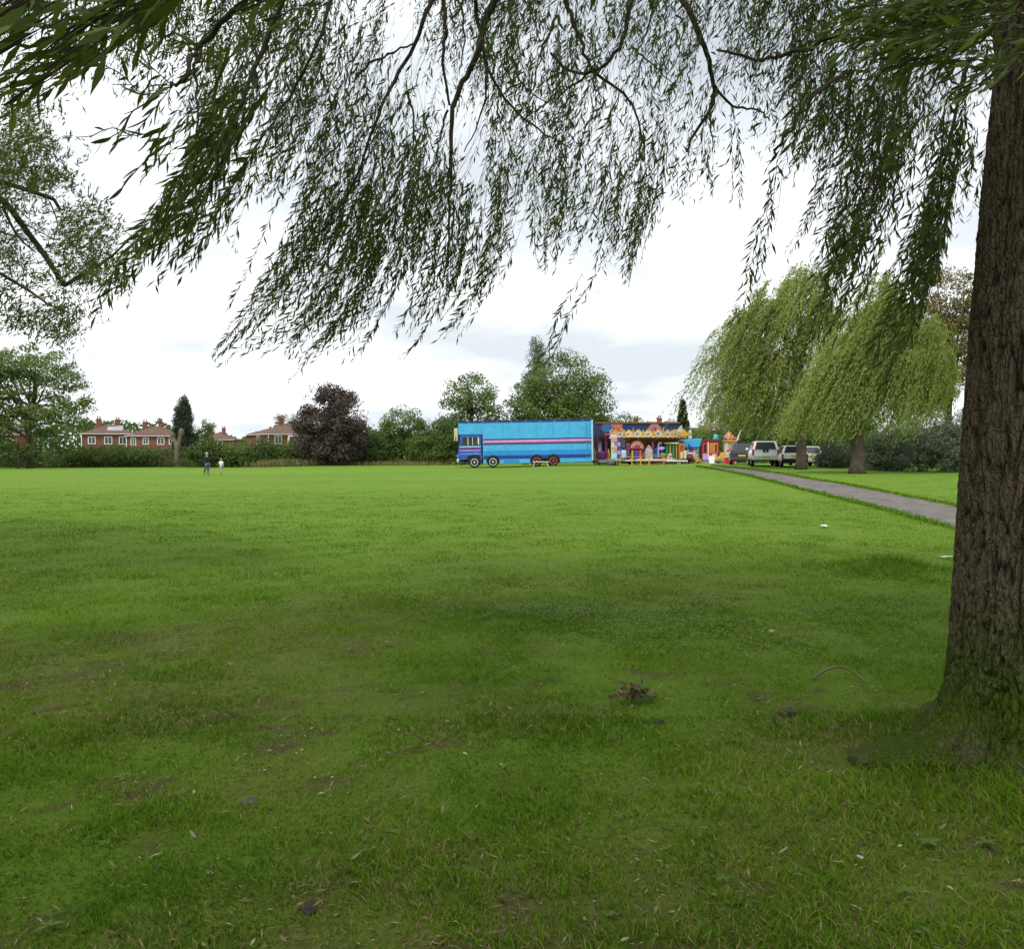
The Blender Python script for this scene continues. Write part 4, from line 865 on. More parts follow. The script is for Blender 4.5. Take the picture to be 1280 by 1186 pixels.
def house(label, px, D, a, b, phi, eave, ridge, wins_r, wins_l, chim, brick=BRICK, tile=TILE, bay=None, solar=False, gable=False):
    """near corner at px; right face length b along local x, left face length a along local y"""
    x = X(px, D); z = G(x, D); h = thing('brick_house', (x, D, z), label, 'house', R(phi)); E = eave - z; Rg = ridge - z
    wl = MB()
    wl.bb(0, b, 0, a, -.3, E - .01); wl.build('wall', brick, h)
    ov = .4; x0, x1, y0, y1 = -ov, b + ov, -ov, a + ov; rm = MB()
    base = [(x0, y0, E), (x1, y0, E), (x1, y1, E), (x0, y1, E)]
    if gable:
        rd = [((x0 + x1) / 2, y0, Rg), ((x0 + x1) / 2, y1, Rg)]; fs = [(0, 1, 4), (1, 2, 5, 4), (2, 3, 5), (3, 0, 4, 5), (3, 2, 1, 0)]
    elif b >= a:
        i = (y1 - y0) / 2 * .95; rd = [(x0 + i, (y0 + y1) / 2, Rg), (x1 - i, (y0 + y1) / 2, Rg)]; fs = [(0, 1, 5, 4), (1, 2, 5), (2, 3, 4, 5), (3, 0, 4), (3, 2, 1, 0)]
    else:
        i = (x1 - x0) / 2 * .95; rd = [((x0 + x1) / 2, y0 + i, Rg), ((x0 + x1) / 2, y1 - i, Rg)]; fs = [(0, 1, 4), (1, 2, 5, 4), (2, 3, 5), (3, 0, 4, 5), (3, 2, 1, 0)]
    rm.add(base + rd, fs); roof = rm.build('roof', tile, h)
    g = MB(); g.bb(x0, x1, y0 - .06, y0 + .06, E - .08, E + .02); g.bb(x0 - .06, x0 + .06, y0 + .061, y1, E - .08, E + .02); g.build('gutter', WHITE, h)
    g = MB(); g.cyl((-.08, -.08, 0), (-.08, -.08, E - .1), .09, n=8); g.build('downpipe', WHITE, h)
    def win(cx, cz, w_, h_, face):
        w_ *= .72; h_ *= .72
        f = MB(); p = MB()
        if face == 'r':
            f.bb(cx - w_ / 2 - .14, cx + w_ / 2 + .14, -.06, -.004, cz - h_ / 2 - .14, cz + h_ / 2 + .14); p.bb(cx - w_ / 2, cx - .05, -.085, -.062, cz - h_ / 2, cz + h_ / 2); p.bb(cx + .05, cx + w_ / 2, -.085, -.062, cz - h_ / 2, cz + h_ / 2)
        else:
            f.bb(-.06, -.004, cx - w_ / 2 - .14, cx + w_ / 2 + .14, cz - h_ / 2 - .14, cz + h_ / 2 + .14); p.bb(-.085, -.062, cx - w_ / 2, cx - .05, cz - h_ / 2, cz + h_ / 2); p.bb(-.085, -.062, cx + .05, cx + w_ / 2, cz - h_ / 2, cz + h_ / 2)
        fo = f.build('window', WHITE, h); p.build('pane', GLASS, fo)
    for q in wins_r: win(*q, 'r')
    for q in wins_l: win(*q, 'l')
    for cx, cy, ch in chim:
        c = MB().bb(cx - .45, cx + .45, cy - .3, cy + .3, Rg - 1.2, Rg + ch - .15); c.bb(cx - .53, cx + .53, cy - .38, cy + .38, Rg + ch - .15, Rg + ch); co = c.build('chimney', brick, roof)
        p = MB()
        for k in (-.22, .22): p.lathe([(.13, 0), (.15, .1), (.11, .2), (.12, .5), (.14, .55)], (cx + k, cy, Rg + ch - .02), 10)
        p.build('chimney_pot', POT, roof)
    if bay:
        bx0, bx1 = bay; f = MB(); f.prism([(bx0, E - 2.2), (bx1, E - 2.2), (bx1, E - .25), (bx0, E - .25)], -.75, -.004); fo = f.build('bay_window', WHITE, h)
        p = MB(); n = 4
        for k in range(n):
            u0 = bx0 + .12 + (bx1 - bx0 - .24) * k / n; u1 = bx0 + .12 + (bx1 - bx0 - .24) * (k + 1) / n - .1; p.bb(u0, u1, -.79, -.752, E - 1.75, E - .45)
        p.build('pane', GLASS, fo)
    if solar:
        # light panels let into the right hand roof slope
        sl_ = (Rg - E) / ((y1 - y0) / 2); s_ = MB()
        ang = math.atan(sl_); s_.box(b * .62, (y0 + y1) * .25 + y0 * .5 + .1, E + (Rg - E) * .52 + .08, b * .30, 2.6, .06, rx=ang); s_.build('roof_panel', mat('pale_panel', (.34, .35, .37), rough=.4), roof)
    return h
D = 170
ev, rg = Z(542, D), Z(528.5, D)
house('red brick house with pale roof panels beside the open-crowned tree', 103, D, 9.5, 9.2, 20, ev, rg, [(1.7, ev - 1.4, 1.5, 1.6), (4.6, ev - 1.4, 1.6, 1.7), (7.2, ev - 1.4, 1.5, 1.7)], [(3, ev - 1.3, 1.2, 1.6)], [(2.6, 4.2, .9), (6.0, 4.6, .8)], solar=True)
house('red brick house with two chimneys between panel-roofed house and conifer', 159, D + 2, 8.5, 9.4, 9, Z(544.5, D), Z(532, D), [(1.2, ev - 1.6, 1.0, 1.7), (3.5, ev - 1.5, 1.2, 1.5), (6.3, ev - 1.5, 1.5, 1.6), (8.4, ev - 1.5, 1.2, 1.5)], [], [(2.4, 4.2, .9), (5.4, 4.2, .9)])
house('half-hidden red brick house behind the open-crowned tree', -22, D, 8, 6.5, 8, Z(543, D), Z(530, D), [(5, ev - 1.7, 1.5, 1.7), (2, ev - 1.7, 1.5, 1.7)], [], [(3, 4, .8)])
house('small far brick house with low tiled roof right of the conifer', 252, 225, 9, 7.8, 8, Z(549.5, 225), Z(539.5, 225), [(2, Z(554, 225), 1.2, 1.3), (4.6, Z(554, 225), 1.4, 1.4)], [], [(1.6, 4, .9), (4.8, 4.2, 1.0)])
house('brick house with white bay window and tall chimney behind hedge', 336, 168, 11.3, 13.5, 38, Z(542.5, 168), Z(529.5, 168), [(1.9, Z(550, 168), 1.7, 1.9)], [(5.2, Z(550, 168), 1.9, 1.9)], [(5.2, 6.2, 1.3)], bay=(3.8, 8.2))
house('brown brick gabled house between the two shrubby green trees', 536, 132, 8, 5.0, -32, Z(538, 132), Z(527, 132), [(3.4, Z(552, 132), 1.0, 1.2)], [], [(.8, 4, .4)], brick=BRICK2, tile=TILE2)
house('red roofed brick house rising behind the fairground rides', 786, 172, 9, 9.8, 5, Z(540, 172), Z(527.5, 172), [(3, Z(548, 172), 1.4, 1.5)], [], [(2.4, 4.4, .8), (7.2, 4.4, .9)])
house('brown roofed brick house behind the red fairground booth', 886, 128, 8.0, 7.5, 12, Z(537, 128), Z(526, 128), [(2.6, Z(545, 128), 1.2, 1.3)], [], [(5.5, 3.5, .6)], brick=BRICK2, tile=TILE2)

# ------------------------------------------------------------------ materials for made things
def paint(name, c, rough=.35): return mat('paint_' + name, c, rough=rough, var=.10, scale=2.2, spec=.45)
SKYB = paint('sky_blue', (.068, .400, .730)); MIDB = paint('mid_blue', (.026, .25, .64)); NAVY = paint('navy', (.014, .050, .26)); ROYAL = paint('royal_blue', (.035, .085, .42)); PINK = paint('pink', (.62, .22, .50)); LILAC = paint('lilac', (.42, .30, .72)); MAG = paint('magenta', (.20, .04, .15)); PURPLE = paint('purple', (.13, .04, .22))
YEL = paint('yellow', (.58, .35, .05)); CREAM = paint('cream', (.60, .53, .38)); ORANGE = paint('orange', (.52, .15, .04)); RED = paint('red', (.52, .035, .045)); MAROON = paint('maroon', (.16, .025, .045)); GREEN = paint('green', (.06, .36, .12)); DGREEN = paint('dark_green', (.02, .09, .06)); TEAL = paint('teal', (.05, .42, .44)); PALE = paint('pale_pink', (.72, .46, .52)); LBLUE = paint('pale_blue', (.38, .60, .78)); WHT = paint('white', (.80, .80, .80)); CARW = paint('car_white', (.88, .88, .88), .25); CARG = paint('car_grey', (.045, .045, .052), .25); CARR = paint('car_red', (.30, .03, .03), .25); BROWN = paint('brown', (.19, .09, .035)); GREY = mat('galvanised', (.36, .37, .38), rough=.45, metal=.6, var=.2); DARK = mat('dark_rubber', (.018, .018, .018), rough=.85, var=.2, spec=.2); CHROME = mat('wheel_silver', (.62, .62, .63), rough=.3, metal=.6, var=.15); INTER = mat('dark_interior', (.020, .017, .020), rough=.9, var=.3); GLS = mat('vehicle_glass', (.035, .045, .05), rough=.06, var=.2, spec=.8); LAMPR = paint('lamp_red', (.38, .02, .02), .2); PLATE = paint('plate_yellow', (.68, .50, .06)); WHUB = mat('red_hub', (.34, .07, .06), rough=.5, var=.3)
def artmat(name, seed, scale=7.0, cols=((.60, .05, .05), (.66, .42, .07), (.05, .12, .45), (.72, .66, .55), (.10, .34, .16), (.42, .10, .34), (.62, .25, .10))):
    m, t, o = newmat(name); b = t.nodes.new('ShaderNodeBsdfPrincipled'); b.inputs['Roughness'].default_value = .4; t.links.new(b.outputs[0], o.inputs[0])
    tc = t.nodes.new('ShaderNodeTexCoord'); mp = t.nodes.new('ShaderNodeMapping'); mp.inputs['Location'].default_value = (seed * 3.3, seed, seed * 1.7); t.links.new(tc.outputs['Object'], mp.inputs[0])
    v = t.nodes.new('ShaderNodeTexVoronoi'); v.inputs['Scale'].default_value = scale; t.links.new(mp.outputs[0], v.inputs['Vector'])
    sp = t.nodes.new('ShaderNodeSeparateColor'); t.links.new(v.outputs['Color'], sp.inputs[0]); r = t.nodes.new('ShaderNodeValToRGB'); r.color_ramp.interpolation = 'CONSTANT'; t.links.new(sp.outputs[0], r.inputs[0])
    e = r.color_ramp.elements; e[0].color = cols[0] + (1,); e[1].position = .14; e[1].color = cols[1] + (1,)
    for k, c in enumerate(cols[2:]): q = e.new(.28 + .14 * k); q.color = c + (1,)
    t.links.new(r.outputs[0], b.inputs['Base Color']); return m
ART1 = artmat('painted_art_warm', 1.0); ART2 = artmat('painted_art_cool', 2.0, 6.0, ((.10, .25, .55), (.60, .56, .60), (.32, .10, .36), (.62, .42, .50), (.05, .12, .40), (.66, .60, .30), (.16, .40, .42))); ART3 = artmat('painted_art_gold', 3.0, 9.0, ((.56, .32, .05), (.66, .50, .12), (.45, .14, .04), (.62, .55, .34), (.56, .32, .05), (.36, .16, .05), (.60, .10, .06)))
SEAM = mat('panel_seam', (.030, .21, .46), rough=.5)

def wheel(parent, x, y, r, wdt, hub=CHROME, side=-1, n=22):
    tp = [(r * .70, -wdt / 2), (r * .94, -wdt / 2), (r, -wdt * .3), (r, wdt * .3), (r * .94, wdt / 2), (r * .70, wdt / 2)]
    def ring(prof, m, nm, par):
        b = MB(); vs = []; fs = []; k_ = len(prof)
        for (rr, yy) in prof:
            for k in range(n): a = 2 * math.pi * k / n; vs.append((x + rr * math.cos(a), y + yy, r + rr * math.sin(a)))
        for i in range(k_ - 1):
            for k in range(n): fs.append((i * n + k, (i + 1) * n + k, (i + 1) * n + (k + 1) % n, i * n + (k + 1) % n))
        b.add(vs, fs + [tuple(range(n)), tuple((k_ - 1) * n + k for k in reversed(range(n)))]); return b.build(nm, m, par, smooth=False)
    t = ring(tp, DARK, 'wheel', parent)
    s = side
    ring([(r * .72, s * wdt * .30), (r * .70, s * wdt * .52), (r * .58, s * wdt * .54), (r * .44, s * wdt * .36), (r * .22, s * wdt * .40), (r * .20, s * wdt * .62), (r * .03, s * wdt * .66)], hub, 'rim', t)

# ------------------------------------------------------------------ showman's lorry
pf = P(572, 585, 80); x0 = X(572, 80); x1 = X(742, 82)
zf, zr = .097, .30
lorry = thing('lorry', (x0, 81.3, G(x0 + 1.5, 81.3)), 'light blue eight-wheeled box lorry with pink stripe parked on the grass', 'lorry', R(.6), tilt=-math.atan((zr - zf) / 11.5))
LN = 12.35; HW = 1.25
b = MB(); b.prism([(.12, 3.02), (.12, 4.2), (LN, 4.2), (LN, .78), (2.32, .78), (2.32, 3.02)], -HW, HW); body = b.build('body', SKYB, lorry, bevel=.03)
b = MB()
for s in (-1, 1): b.bb(.14, LN - .05, s * (HW + .012) - .012, s * (HW + .012) + .012, 4.06, 4.20)
b.bb(.05, LN + .04, -HW - .05, HW + .05, 4.202, 4.26); b.build('roof_edge', NAVY, lorry)
b = MB(); b.bb(LN - .12, LN + .03, -HW - .035, -HW - .004, .5, 4.19); b.bb(LN - .12, LN + .03, HW + .004, HW + .035, .5, 4.19); b.build('corner_post', LBLUE, lorry)
for nm, m_, za, zb, xs in (('stripe', PINK, 2.24, 2.46, 2.36), ('stripe', NAVY, 2.462, 2.58, 2.36), ('stripe', MAG, 2.14, 2.238, 2.36), ('stripe', NAVY, 2.05, 2.138, 2.36), ('band', MIDB, 1.06, 1.5, 2.36), ('band', NAVY, .74, 1.058, 2.36)):
    b = MB()
    for s in (-1, 1): b.bb(xs, LN - .13, s * (HW + .007) - .006, s * (HW + .007) + .006, za, zb)
    b.build(nm, m_, lorry)
b = MB(); b.bb(2.36, LN - .13, -HW - .020, -HW - .0135, 2.33, 2.385); b.build('stripe', PALE, lorry)
wxs = (1.53, 3.22, 7.22, 8.72)
prev = 2.34
for a, c in ((2.34, 2.66), (3.80, 6.62), (9.32, 12.3)):
    b = MB(); b.bb(a, c, -HW, -HW + .04, .34, .776); b.bb(a, c, HW - .04, HW, .34, .776); b.build('skirt', SKYB, lorry)
for i, xq in enumerate((1.3, 3.3, 4.8, 6.3, 7.8, 9.3, 10.8)):
    b = MB(); b.bb(xq + .9, xq + .925, -HW - .006, -HW - .001, 2.67, 4.05); b.bb(xq + 1.1 if xq > 2 else 2.9, (xq + 1.125) if xq > 2 else 2.925, -HW - .006, -HW - .001, 1.51, 2.01); b.build('panel_seam', SEAM, lorry)
b = MB(); b.bb(.5, LN - .6, -.45, .45, .55, .76); b.bb(2.4, LN - .3, -1.1, 1.1, .62, .775); b.build('chassis', DARK, lorry)
for xq in wxs:
    b = MB(); n = 18; poly = [(xq + .62 * math.cos(math.pi * k / n), .50 + .62 * math.sin(math.pi * k / n)) for k in range(n + 1)]
    b.prism(poly, -HW - .03, -HW + .25); b.prism(poly, HW - .25, HW + .03); b.build('wheel_arch', INTER, lorry)
    for s in (-1, 1): wheel(lorry, xq, s * (HW - .08), .49, .30, CHROME if xq < 5 else WHUB, s)
# cab
cw = HW - .03
b = MB(); b.prism([(.18, .72), (.0, .95), (.06, 1.55), (.16, 2.02), (.30, 2.98), (2.16, 2.98), (2.22, .60), (2.1, .60), (2.0, 1.06), (1.53, 1.15), (.98, 1.06), (.85, .72)], -cw, cw); cab = b.build('cab', ROYAL, lorry, bevel=.04)
for za, zb, m_ in ((1.86, 1.96, LBLUE), (1.64, 1.85, PURPLE), (1.52, 1.62, LILAC), (1.22, 1.30, SKYB)):
    b = MB()
    for s in (-1, 1): b.bb(.20, 2.12, s * (cw + .006) - .005, s * (cw + .006) + .005, za, zb)
    b.build('cab_stripe', m_, cab)
for s in (-1, 1):
    b = MB(); b.prism([(.42, 2.05), (.50, 2.78), (2.02, 2.78), (2.02, 2.05)], min(s * (cw + .004), s * (cw + .03)), max(s * (cw + .004), s * (cw + .03))); fo = b.build('side_window', GLS, cab)
    b = MB(); y_ = s * (cw + .036)
    b.bb(.95, 1.0, y_ - .004, y_ + .004, 2.06, 2.77); b.bb(1.88, 1.98, y_ - .004, y_ + .004, 2.1, 2.74); b.bb(1.36, 1.40, y_ - .004, y_ + .004, 2.06, 2.77); b.build('window_bar', WHT, fo)
    b = MB(); b.bb(1.72, 1.78, min(s * (cw + .002), s * (cw + .03)), max(s * (cw + .002), s * (cw + .03)), 1.34, 1.40); b.build('handle', CHROME, cab)
    b = MB(); b.box(-.12, s * (cw + .22), 2.62, .08, .22, .48); b.build('mirror', DARK, cab)
b = MB(); b.box(.16, 0, 2.42, .03, 2.1, .72, ry=R(8)); b.build('windscreen', GLS, cab)
b = MB(); b.bb(-.30, .05, -.9, .9, 2.45, 3.62); b.build('nose_box', CREAM, lorry, bevel=.05)
b = MB(); b.bb(-.08, .12, -1.2, 1.2, .52, .86); b.build('bumper', LBLUE, lorry, bevel=.04)
for s in (-1, 1): MB().lathe([(.11, 0), (.12, .03), (.05, .06)], (0, 0, 0), 14).build('headlight', WHT, lorry).matrix_basis = Matrix.Translation((-.02, s * .85, 1.08)) @ Matrix.Rotation(-math.pi / 2, 4, 'Y')
b = MB(); b.cyl((.35, -.9, .30), (.35, .9, .30), .07, n=10); b.build('axle', DARK, lorry)

for k in range(9): MB().bb(1.0 + 1.3 * k, 1.12 + 1.3 * k, -HW - .06, -HW - .026, 4.10, 4.16).build('marker_lamp', YEL, lorry)
MB().bb(4.2, 5.6, -HW - .03, -HW - .003, .42, .70).build('locker_door', MIDB, lorry, bevel=.01)
MB().cyl((5.9, -1.0, .42), (6.5, -1.0, .42), .22, n=14).build('fuel_tank', GREY, lorry)
for xq in (2.0, 3.75, 7.95, 9.3): MB().bb(xq + .02, xq + .05, -HW + .02, -HW + .36, .14, .5).build('mudflap', DARK, lorry)
b = MB(); b.bb(.36, .375, -cw - .012, -cw - .002, .98, 2.0); b.bb(2.06, 2.075, -cw - .012, -cw - .002, 1.16, 2.9); b.build('door_seam', NAVY, cab)
b = MB()
for s in (-.04, .04):
    b.tube([(LN - .6, -HW - .06 + s * 0, .6), (LN - .6, -HW - .06, 4.1)], .018, 6) if s < 0 else b.tube([(LN - .25, -HW - .06, .6), (LN - .25, -HW - .06, 4.1)], .018, 6)
for k in range(11): b.tube([(LN - .6, -HW - .06, .8 + .3 * k), (LN - .25, -HW - .06, .8 + .3 * k)], .012, 5)
b.build('ladder', SKYB, lorry)
# white trestle table by the lorry
tx, ty = X(676, 79.2), 79.2
tb = thing('trestle_table', (tx, ty, G(tx, ty)), 'low white folding table standing by the lorry rear wheels', 'table')
MB().bb(-.75, .75, -.3, .3, .40, .45).build('table_top', WHT, tb)
for sx in (-.62, .62):
    for sy in (-.22, .22): MB().cyl((sx * 1.08, sy, 0), (sx * .9, sy, .398), .025, n=8).build('leg', WHT, tb)

# ------------------------------------------------------------------ fairground: painted front
def yfront(label, px0, px1, D):
    pass
D = 84; xa, xb = X(743, D), X(850, D); W_ = xb - xa; zg = G((xa + xb) / 2, D)
fr = thing('fun_house', ((xa + xb) / 2, D, zg), 'navy and maroon painted ride front with pink gables beside the lorry tail', 'ride')
T = Z(528, D) - zg; Bm = Z(541, D) - zg; hw = W_ / 2
MB().bb(-hw, hw, .06, .5, T - 1.25, T).build('fascia', paint('ink_blue', (.010, .045, .125)), fr)
MB().bb(-hw, hw, 1.6, 1.75, .1, T - 1.26).build('back_wall', mat('dark_maroon', (.045, .014, .022), rough=.8, var=.3), fr)
MB().bb(-hw, hw, -.1, 1.59, .42, .58).build('floor', GREY, fr)
MB().bb(-hw, hw, -.08, .05, T - .10, T + .04).build('cornice', BROWN, fr)
def gx(px): return X(px, D) - (xa + xb) / 2
for cxp in (782 - 12, 818):
    b = MB(); c = gx(cxp); b.prism([(c - 1.15, T - 1.2), (c - .15, T + .05), (c + .15, T + .05), (c + 1.15, T - 1.2)], -.02, .055); g = b.build('gable', mat('paint_dusty_pink', (.36, .15, .15), var=.2), fr)
    b = MB(); b.prism([(c - .62, T - 1.15), (c, T - .42), (c + .62, T - 1.15)], -.06, -.022); b.build('gable_panel', MAG, g)
c = gx(759.5); b = MB(); b.prism([(c - .85, T - .55), (c - .45, T - .05), (c + .45, T - .05), (c + .85, T - .55), (c + .45, T - 1.05), (c - .45, T - 1.05)], -.04, .058); g = b.build('sign_frame', MAROON, fr)
b = MB(); b.prism([(c - .62, T - .55), (c - .34, T - .18), (c + .34, T - .18), (c + .62, T - .55), (c + .34, T - .92), (c - .34, T - .92)], -.08, -.042); b.build('sign_panel', paint('deep_blue', (.02, .13, .33)), g)
for q in (747, 757.5, 768, 800, 845): MB().cyl((gx(q), 0, .582), (gx(q), 0, T - 1.26), .07, n=10).build('pillar', MAROON, fr)
for q0, q1, m_ in ((747.5, 754, ROYAL), (757, 761, MAG), (775, 786, PURPLE), (820, 836, MAROON)): MB().bb(gx(q0), gx(q1), .9, 1.0, .6, 2.3).build('painted_panel', m_, fr); MB().bb(gx(q0) + .08, gx(q1) - .08, .86, .898, 1.1, 2.2).build('painted_art', ART2, fr)
MB().bb(gx(744), gx(756), -.3, .2, .6, 1.25).build('ride_car', MAG, fr, bevel=.1)
for sx in (-hw + .5, 0, hw - .5): MB().bb(sx - .1, sx + .1, .5, .7, -.05, .41).build('support', DARK, fr)
sx0 = X(753.5, 81.5); st = thing('steps', (sx0, 81.5, G(sx0, 81.5)), 'metal steps with yellow handrails up to the maroon ride front', 'steps')
for k in range(3): MB().bb(-.6, .6, .25 + .32 * k, .6 + .32 * k, .12 + .16 * k, .17 + .16 * k).build('tread', GREY, st)
for s in (-.66, .66): MB().tube([(s, .2, -.02), (s, .2, .95), (s, 1.3, 1.5)], .03, 8).build('handrail', YEL, st); 
for s in (-.66, .66): MB().tube([(s, 1.25, 0), (s, 1.25, 1.45)], .03, 8).build('leg', YEL, st)
xs_, ys_ = X(765, 79.8), 79.8
MB().lathe([(.36, -.04), (.42, .25), (.36, .42), (.12, .50)], (0, 0, 0), 16).build('generator_tub', mat('dark_grey_plastic', (.09, .10, .105)), None, smooth=True)
o = bpy.data.objects['generator_tub']; o.location = (xs_, ys_, G(xs_, ys_)); tag(o, 'dark grey round tub on the grass beneath the carousel corner', 'tub')

# ------------------------------------------------------------------ carousel on its trailer
D = 80.0; ccx = X(813, D); cg = G(ccx, D + 1.8)
car = thing('carousel', (ccx, D + 1.8, cg), 'colourful roundabout with yellow crested rounding boards on a wheeled trailer', 'ride')
def cx_(px): return X(px, D) - ccx
Rr = 3.45; zb0, zb1 = 2.58, 3.12; NP = 24
MB().lathe([(Rr - .1, 0), (Rr, .02), (Rr, .16), (Rr - .1, .2)], (0, 0, .40), 40).build('platform', CREAM, car)
MB().bb(-4.6, 3.6, -.9, .9, .26, .395).build('trailer_frame', GREY, car)
b = MB(); b.lathe([(.32, .6), (.34, 1.25), (.55, 1.6), (1.1, 1.95), (2.1, 2.28), (3.25, 2.50), (3.3, 2.6), (.2, 2.75)], (0, 0, 0), 32); b.build('soffit', mat('soffit_orange', (.44, .21, .07), var=.45, scale=5), car)
for k in range(NP):
    a = 2 * math.pi * (k + .5) / NP; r_ = Rr * math.cos(math.pi / NP); seg = 2 * Rr * math.sin(math.pi / NP)
    ux, uy = math.cos(a), math.sin(a)
    b = MB(); prof = [(-.5, 0), (.5, 0), (.5, .62), (.36, .74), (.22, .80), (.12, 1.0), (0, .86 if k % 2 else 1.04), (-.12, 1.0), (-.22, .80), (-.36, .74), (-.5, .62)]
    b.prism([(p * seg * .985, zb0 + q * .66) for p, q in prof], -.035, .035); pn = b.build('rounding_board', (ART3, mat('paint_gold', (.56, .30, .05), var=.4, scale=7), YEL)[k % 3], car)
    M = Matrix.Translation((ux * r_, uy * r_, 0)) @ Matrix.Rotation(a + math.pi / 2, 4, 'Z'); pn.matrix_basis = M
    b = MB(); w_ = seg * .36; b.prism([(w_ * math.cos(2 * math.pi * j / 14) * (1 + .1 * (j % 2)), zb0 + .28 + .20 * math.sin(2 * math.pi * j / 14) * (1 + .1 * (j % 2))) for j in range(14)], -.06, -.037) ; md = b.build('medallion', CREAM, pn)
    b = MB(); b.prism([(.15 * math.cos(2 * math.pi * j / 10) - .06, zb0 + .28 + .11 * math.sin(2 * math.pi * j / 10)) for j in range(10)], -.085, -.062); b.build('painted_motif', (ART2, ART1)[k % 2], pn)
    b = MB(); b.tube([(seg * .5, -.03, zb0 - .05), (seg * .5, -.03, zb1 + .05), (seg * .5, -.03, zb1 + (.34 if k % 3 == 0 else .12))], [.04, .045, .01], 8); b.build('finial', YEL, pn)
    b = MB(); b.bb(-seg * .49, seg * .49, -.06, -.038, zb0 - .02, zb0 + .07); b.build('trim', CREAM, pn)
    MB().tube([(.6 * math.cos(a), .6 * math.sin(a), 1.62), (1.6 * math.cos(a), 1.6 * math.sin(a), 2.10), (3.1 * math.cos(a), 3.1 * math.sin(a), 2.44)], .045, 6).build('rib', (YEL, BROWN)[k % 2], car)
MB().bb(cx_(846), cx_(861), -2.6, -2.5, zb0 + .1, zb1 - .1).build('side_board', mat('paint_gold', (.62, .33, .05)), car)
b = MB(); b.prism([(cx_(842), zb1 - .1), (cx_(850), zb1 + .55), (cx_(851), zb1 - .1)], -2.62, -2.5); b.build('crest', CREAM, car)
for a0, a1 in ((cx_(765), cx_(774)), (cx_(767), cx_(773))):
    pass
b = MB(); b.box(cx_(769), -3.0, 3.35, 1.15, .06, .16, ry=R(35)); b.box(cx_(769), -3.07, 3.35, 1.15, .06, .16, ry=R(-35)); b.build('crossed_boards', ORANGE, car)
yf_ = -3.1
def toy(name, m_, px0, px1, py0, py1, y=yf_, th=.25, bev=.05, par=car):
    za, zb = Z(py1, D + 1.8 + y) - cg, Z(py0, D + 1.8 + y) - cg
    return MB().bb(cx_(px0), cx_(px1), y, y + th, za, zb).build(name, m_, par, bevel=bev)
toy('painted_panel', CREAM, 761.5, 769, 549, 573.5, -3.3, .08, .02); toy('painted_art', ART2, 762.3, 768.3, 551, 565.5, -3.35, .04, 0); toy('painted_panel', LBLUE, 762, 768.5, 566, 573, -3.39, .06, .02); toy('painted_panel', YEL, 764, 767, 558, 566, -3.39, .06, .02); toy('panel_top', PALE, 760, 769, 543.5, 549, -3.36, .15, .1)
for k in range(5): toy('column_band', (PURPLE, LILAC)[k % 2], 769.5, 773, 547.5 + 5.2 * k, 552.6 + 5.2 * k, -3.3, .25, .03)
toy('ride_car', LBLUE, 774, 781, 562.5, 573, -3.1, .8, .15); toy('window', GLS, 775, 780, 549, 559, -2.6, .06, 0)
toy('ride_car', MAG, 781, 786, 554, 574, -2.9, .4, .1)
b = MB(); n = 14
for rr, dz, m_ in ((.55, 0, RED),):
    c = cx_(793.5); z_ = Z(561, D) - cg; b.prism([(c + .66 * math.cos(math.pi * j / n), z_ + .74 * math.sin(math.pi * j / n)) for j in range(n + 1)], -3.2, -3.05)
arch = b.build('arch_sign', paint('sign_red', (.34, .04, .05)), car)
b = MB()
for rr in (.50, .34): b.tube([(cx_(793.5) + rr * math.cos(math.pi * j / 12), -3.24, Z(560, D) - cg + rr * math.sin(math.pi * j / 12)) for j in range(13)], .022, 6)
b.build('white_arc', WHT, arch)
for k, m_ in enumerate((YEL, DGREEN, ROYAL, PURPLE, MAG, ORANGE, MAROON)): toy('stripe_panel', m_, 787 + 2 * k, 788.95 + 2 * k, 562.5, 574.5, -3.1, .12, .01)
b = MB(); c = cx_(808); z_ = Z(574, D) - cg; b.prism([(c - .32, z_), (c + .32, z_), (c + .34, z_ + .75), (c + .18, z_ + 1.1), (c, z_ + 1.3), (c - .18, z_ + 1.1), (c - .34, z_ + .75)], -3.2, -3.05); b.build('painted_panel', artmat('painted_art_stone', 4.0, 10.0, ((.46, .38, .36), (.55, .48, .45), (.36, .30, .34), (.50, .46, .42), (.30, .24, .26), (.60, .54, .50), (.42, .36, .40))), car)
toy('pillar', MAG, 812, 814.3, 552, 577, -3.1, .2, .02); toy('ride_car', ROYAL, 815, 821, 560, 574, -2.8, .7, .12)
b = MB(); b.tube(smooth_line([(cx_(820.5), -3.0, Z(572, D) - cg), (cx_(820), -3.0, Z(560, D) - cg), (cx_(821.5), -3.0, Z(553.5, D) - cg), (cx_(824), -3.0, Z(555, D) - cg)], 12), [.06, .07, .08, .08, .08, .07, .07, .07, .08, .1, .1, .05], 8); b.tube([(cx_(820.5), -3, Z(561, D) - cg), (cx_(824), -3, Z(561, D) - cg), (cx_(828), -3, Z(560, D) - cg)], [.1, .2, .08], 10); b.build('swan_seat', LILAC, car, smooth=True)
toy('ride_car', GREEN, 823, 829, 566, 571, -3.1, .7, .1); toy('ride_car', RED, 823.5, 829, 571.2, 575, -3.2, .8, .08)
sh = toy('kiosk', DGREEN, 829.5, 845, 555, 575, -2.6, 1.4, .03); toy('kiosk_roof', CREAM, 828.5, 846, 553, 554.8, -2.75, 1.7, .02)
for k in range(4): toy('kiosk_post', (GREEN, YEL)[k % 2], 831 + 4 * k, 832 + 4 * k, 555.5, 574.5, -2.66, .05, 0)
toy('counter_panel', ART1, 831, 838, 567, 575, -2.72, .05, 0)
toy('booth', ORANGE, 846, 853.5, 554.5, 575, -2.7, 1.2, .03); toy('booth_window', BROWN, 848, 851.5, 556.5, 562.5, -2.74, .03, 0)
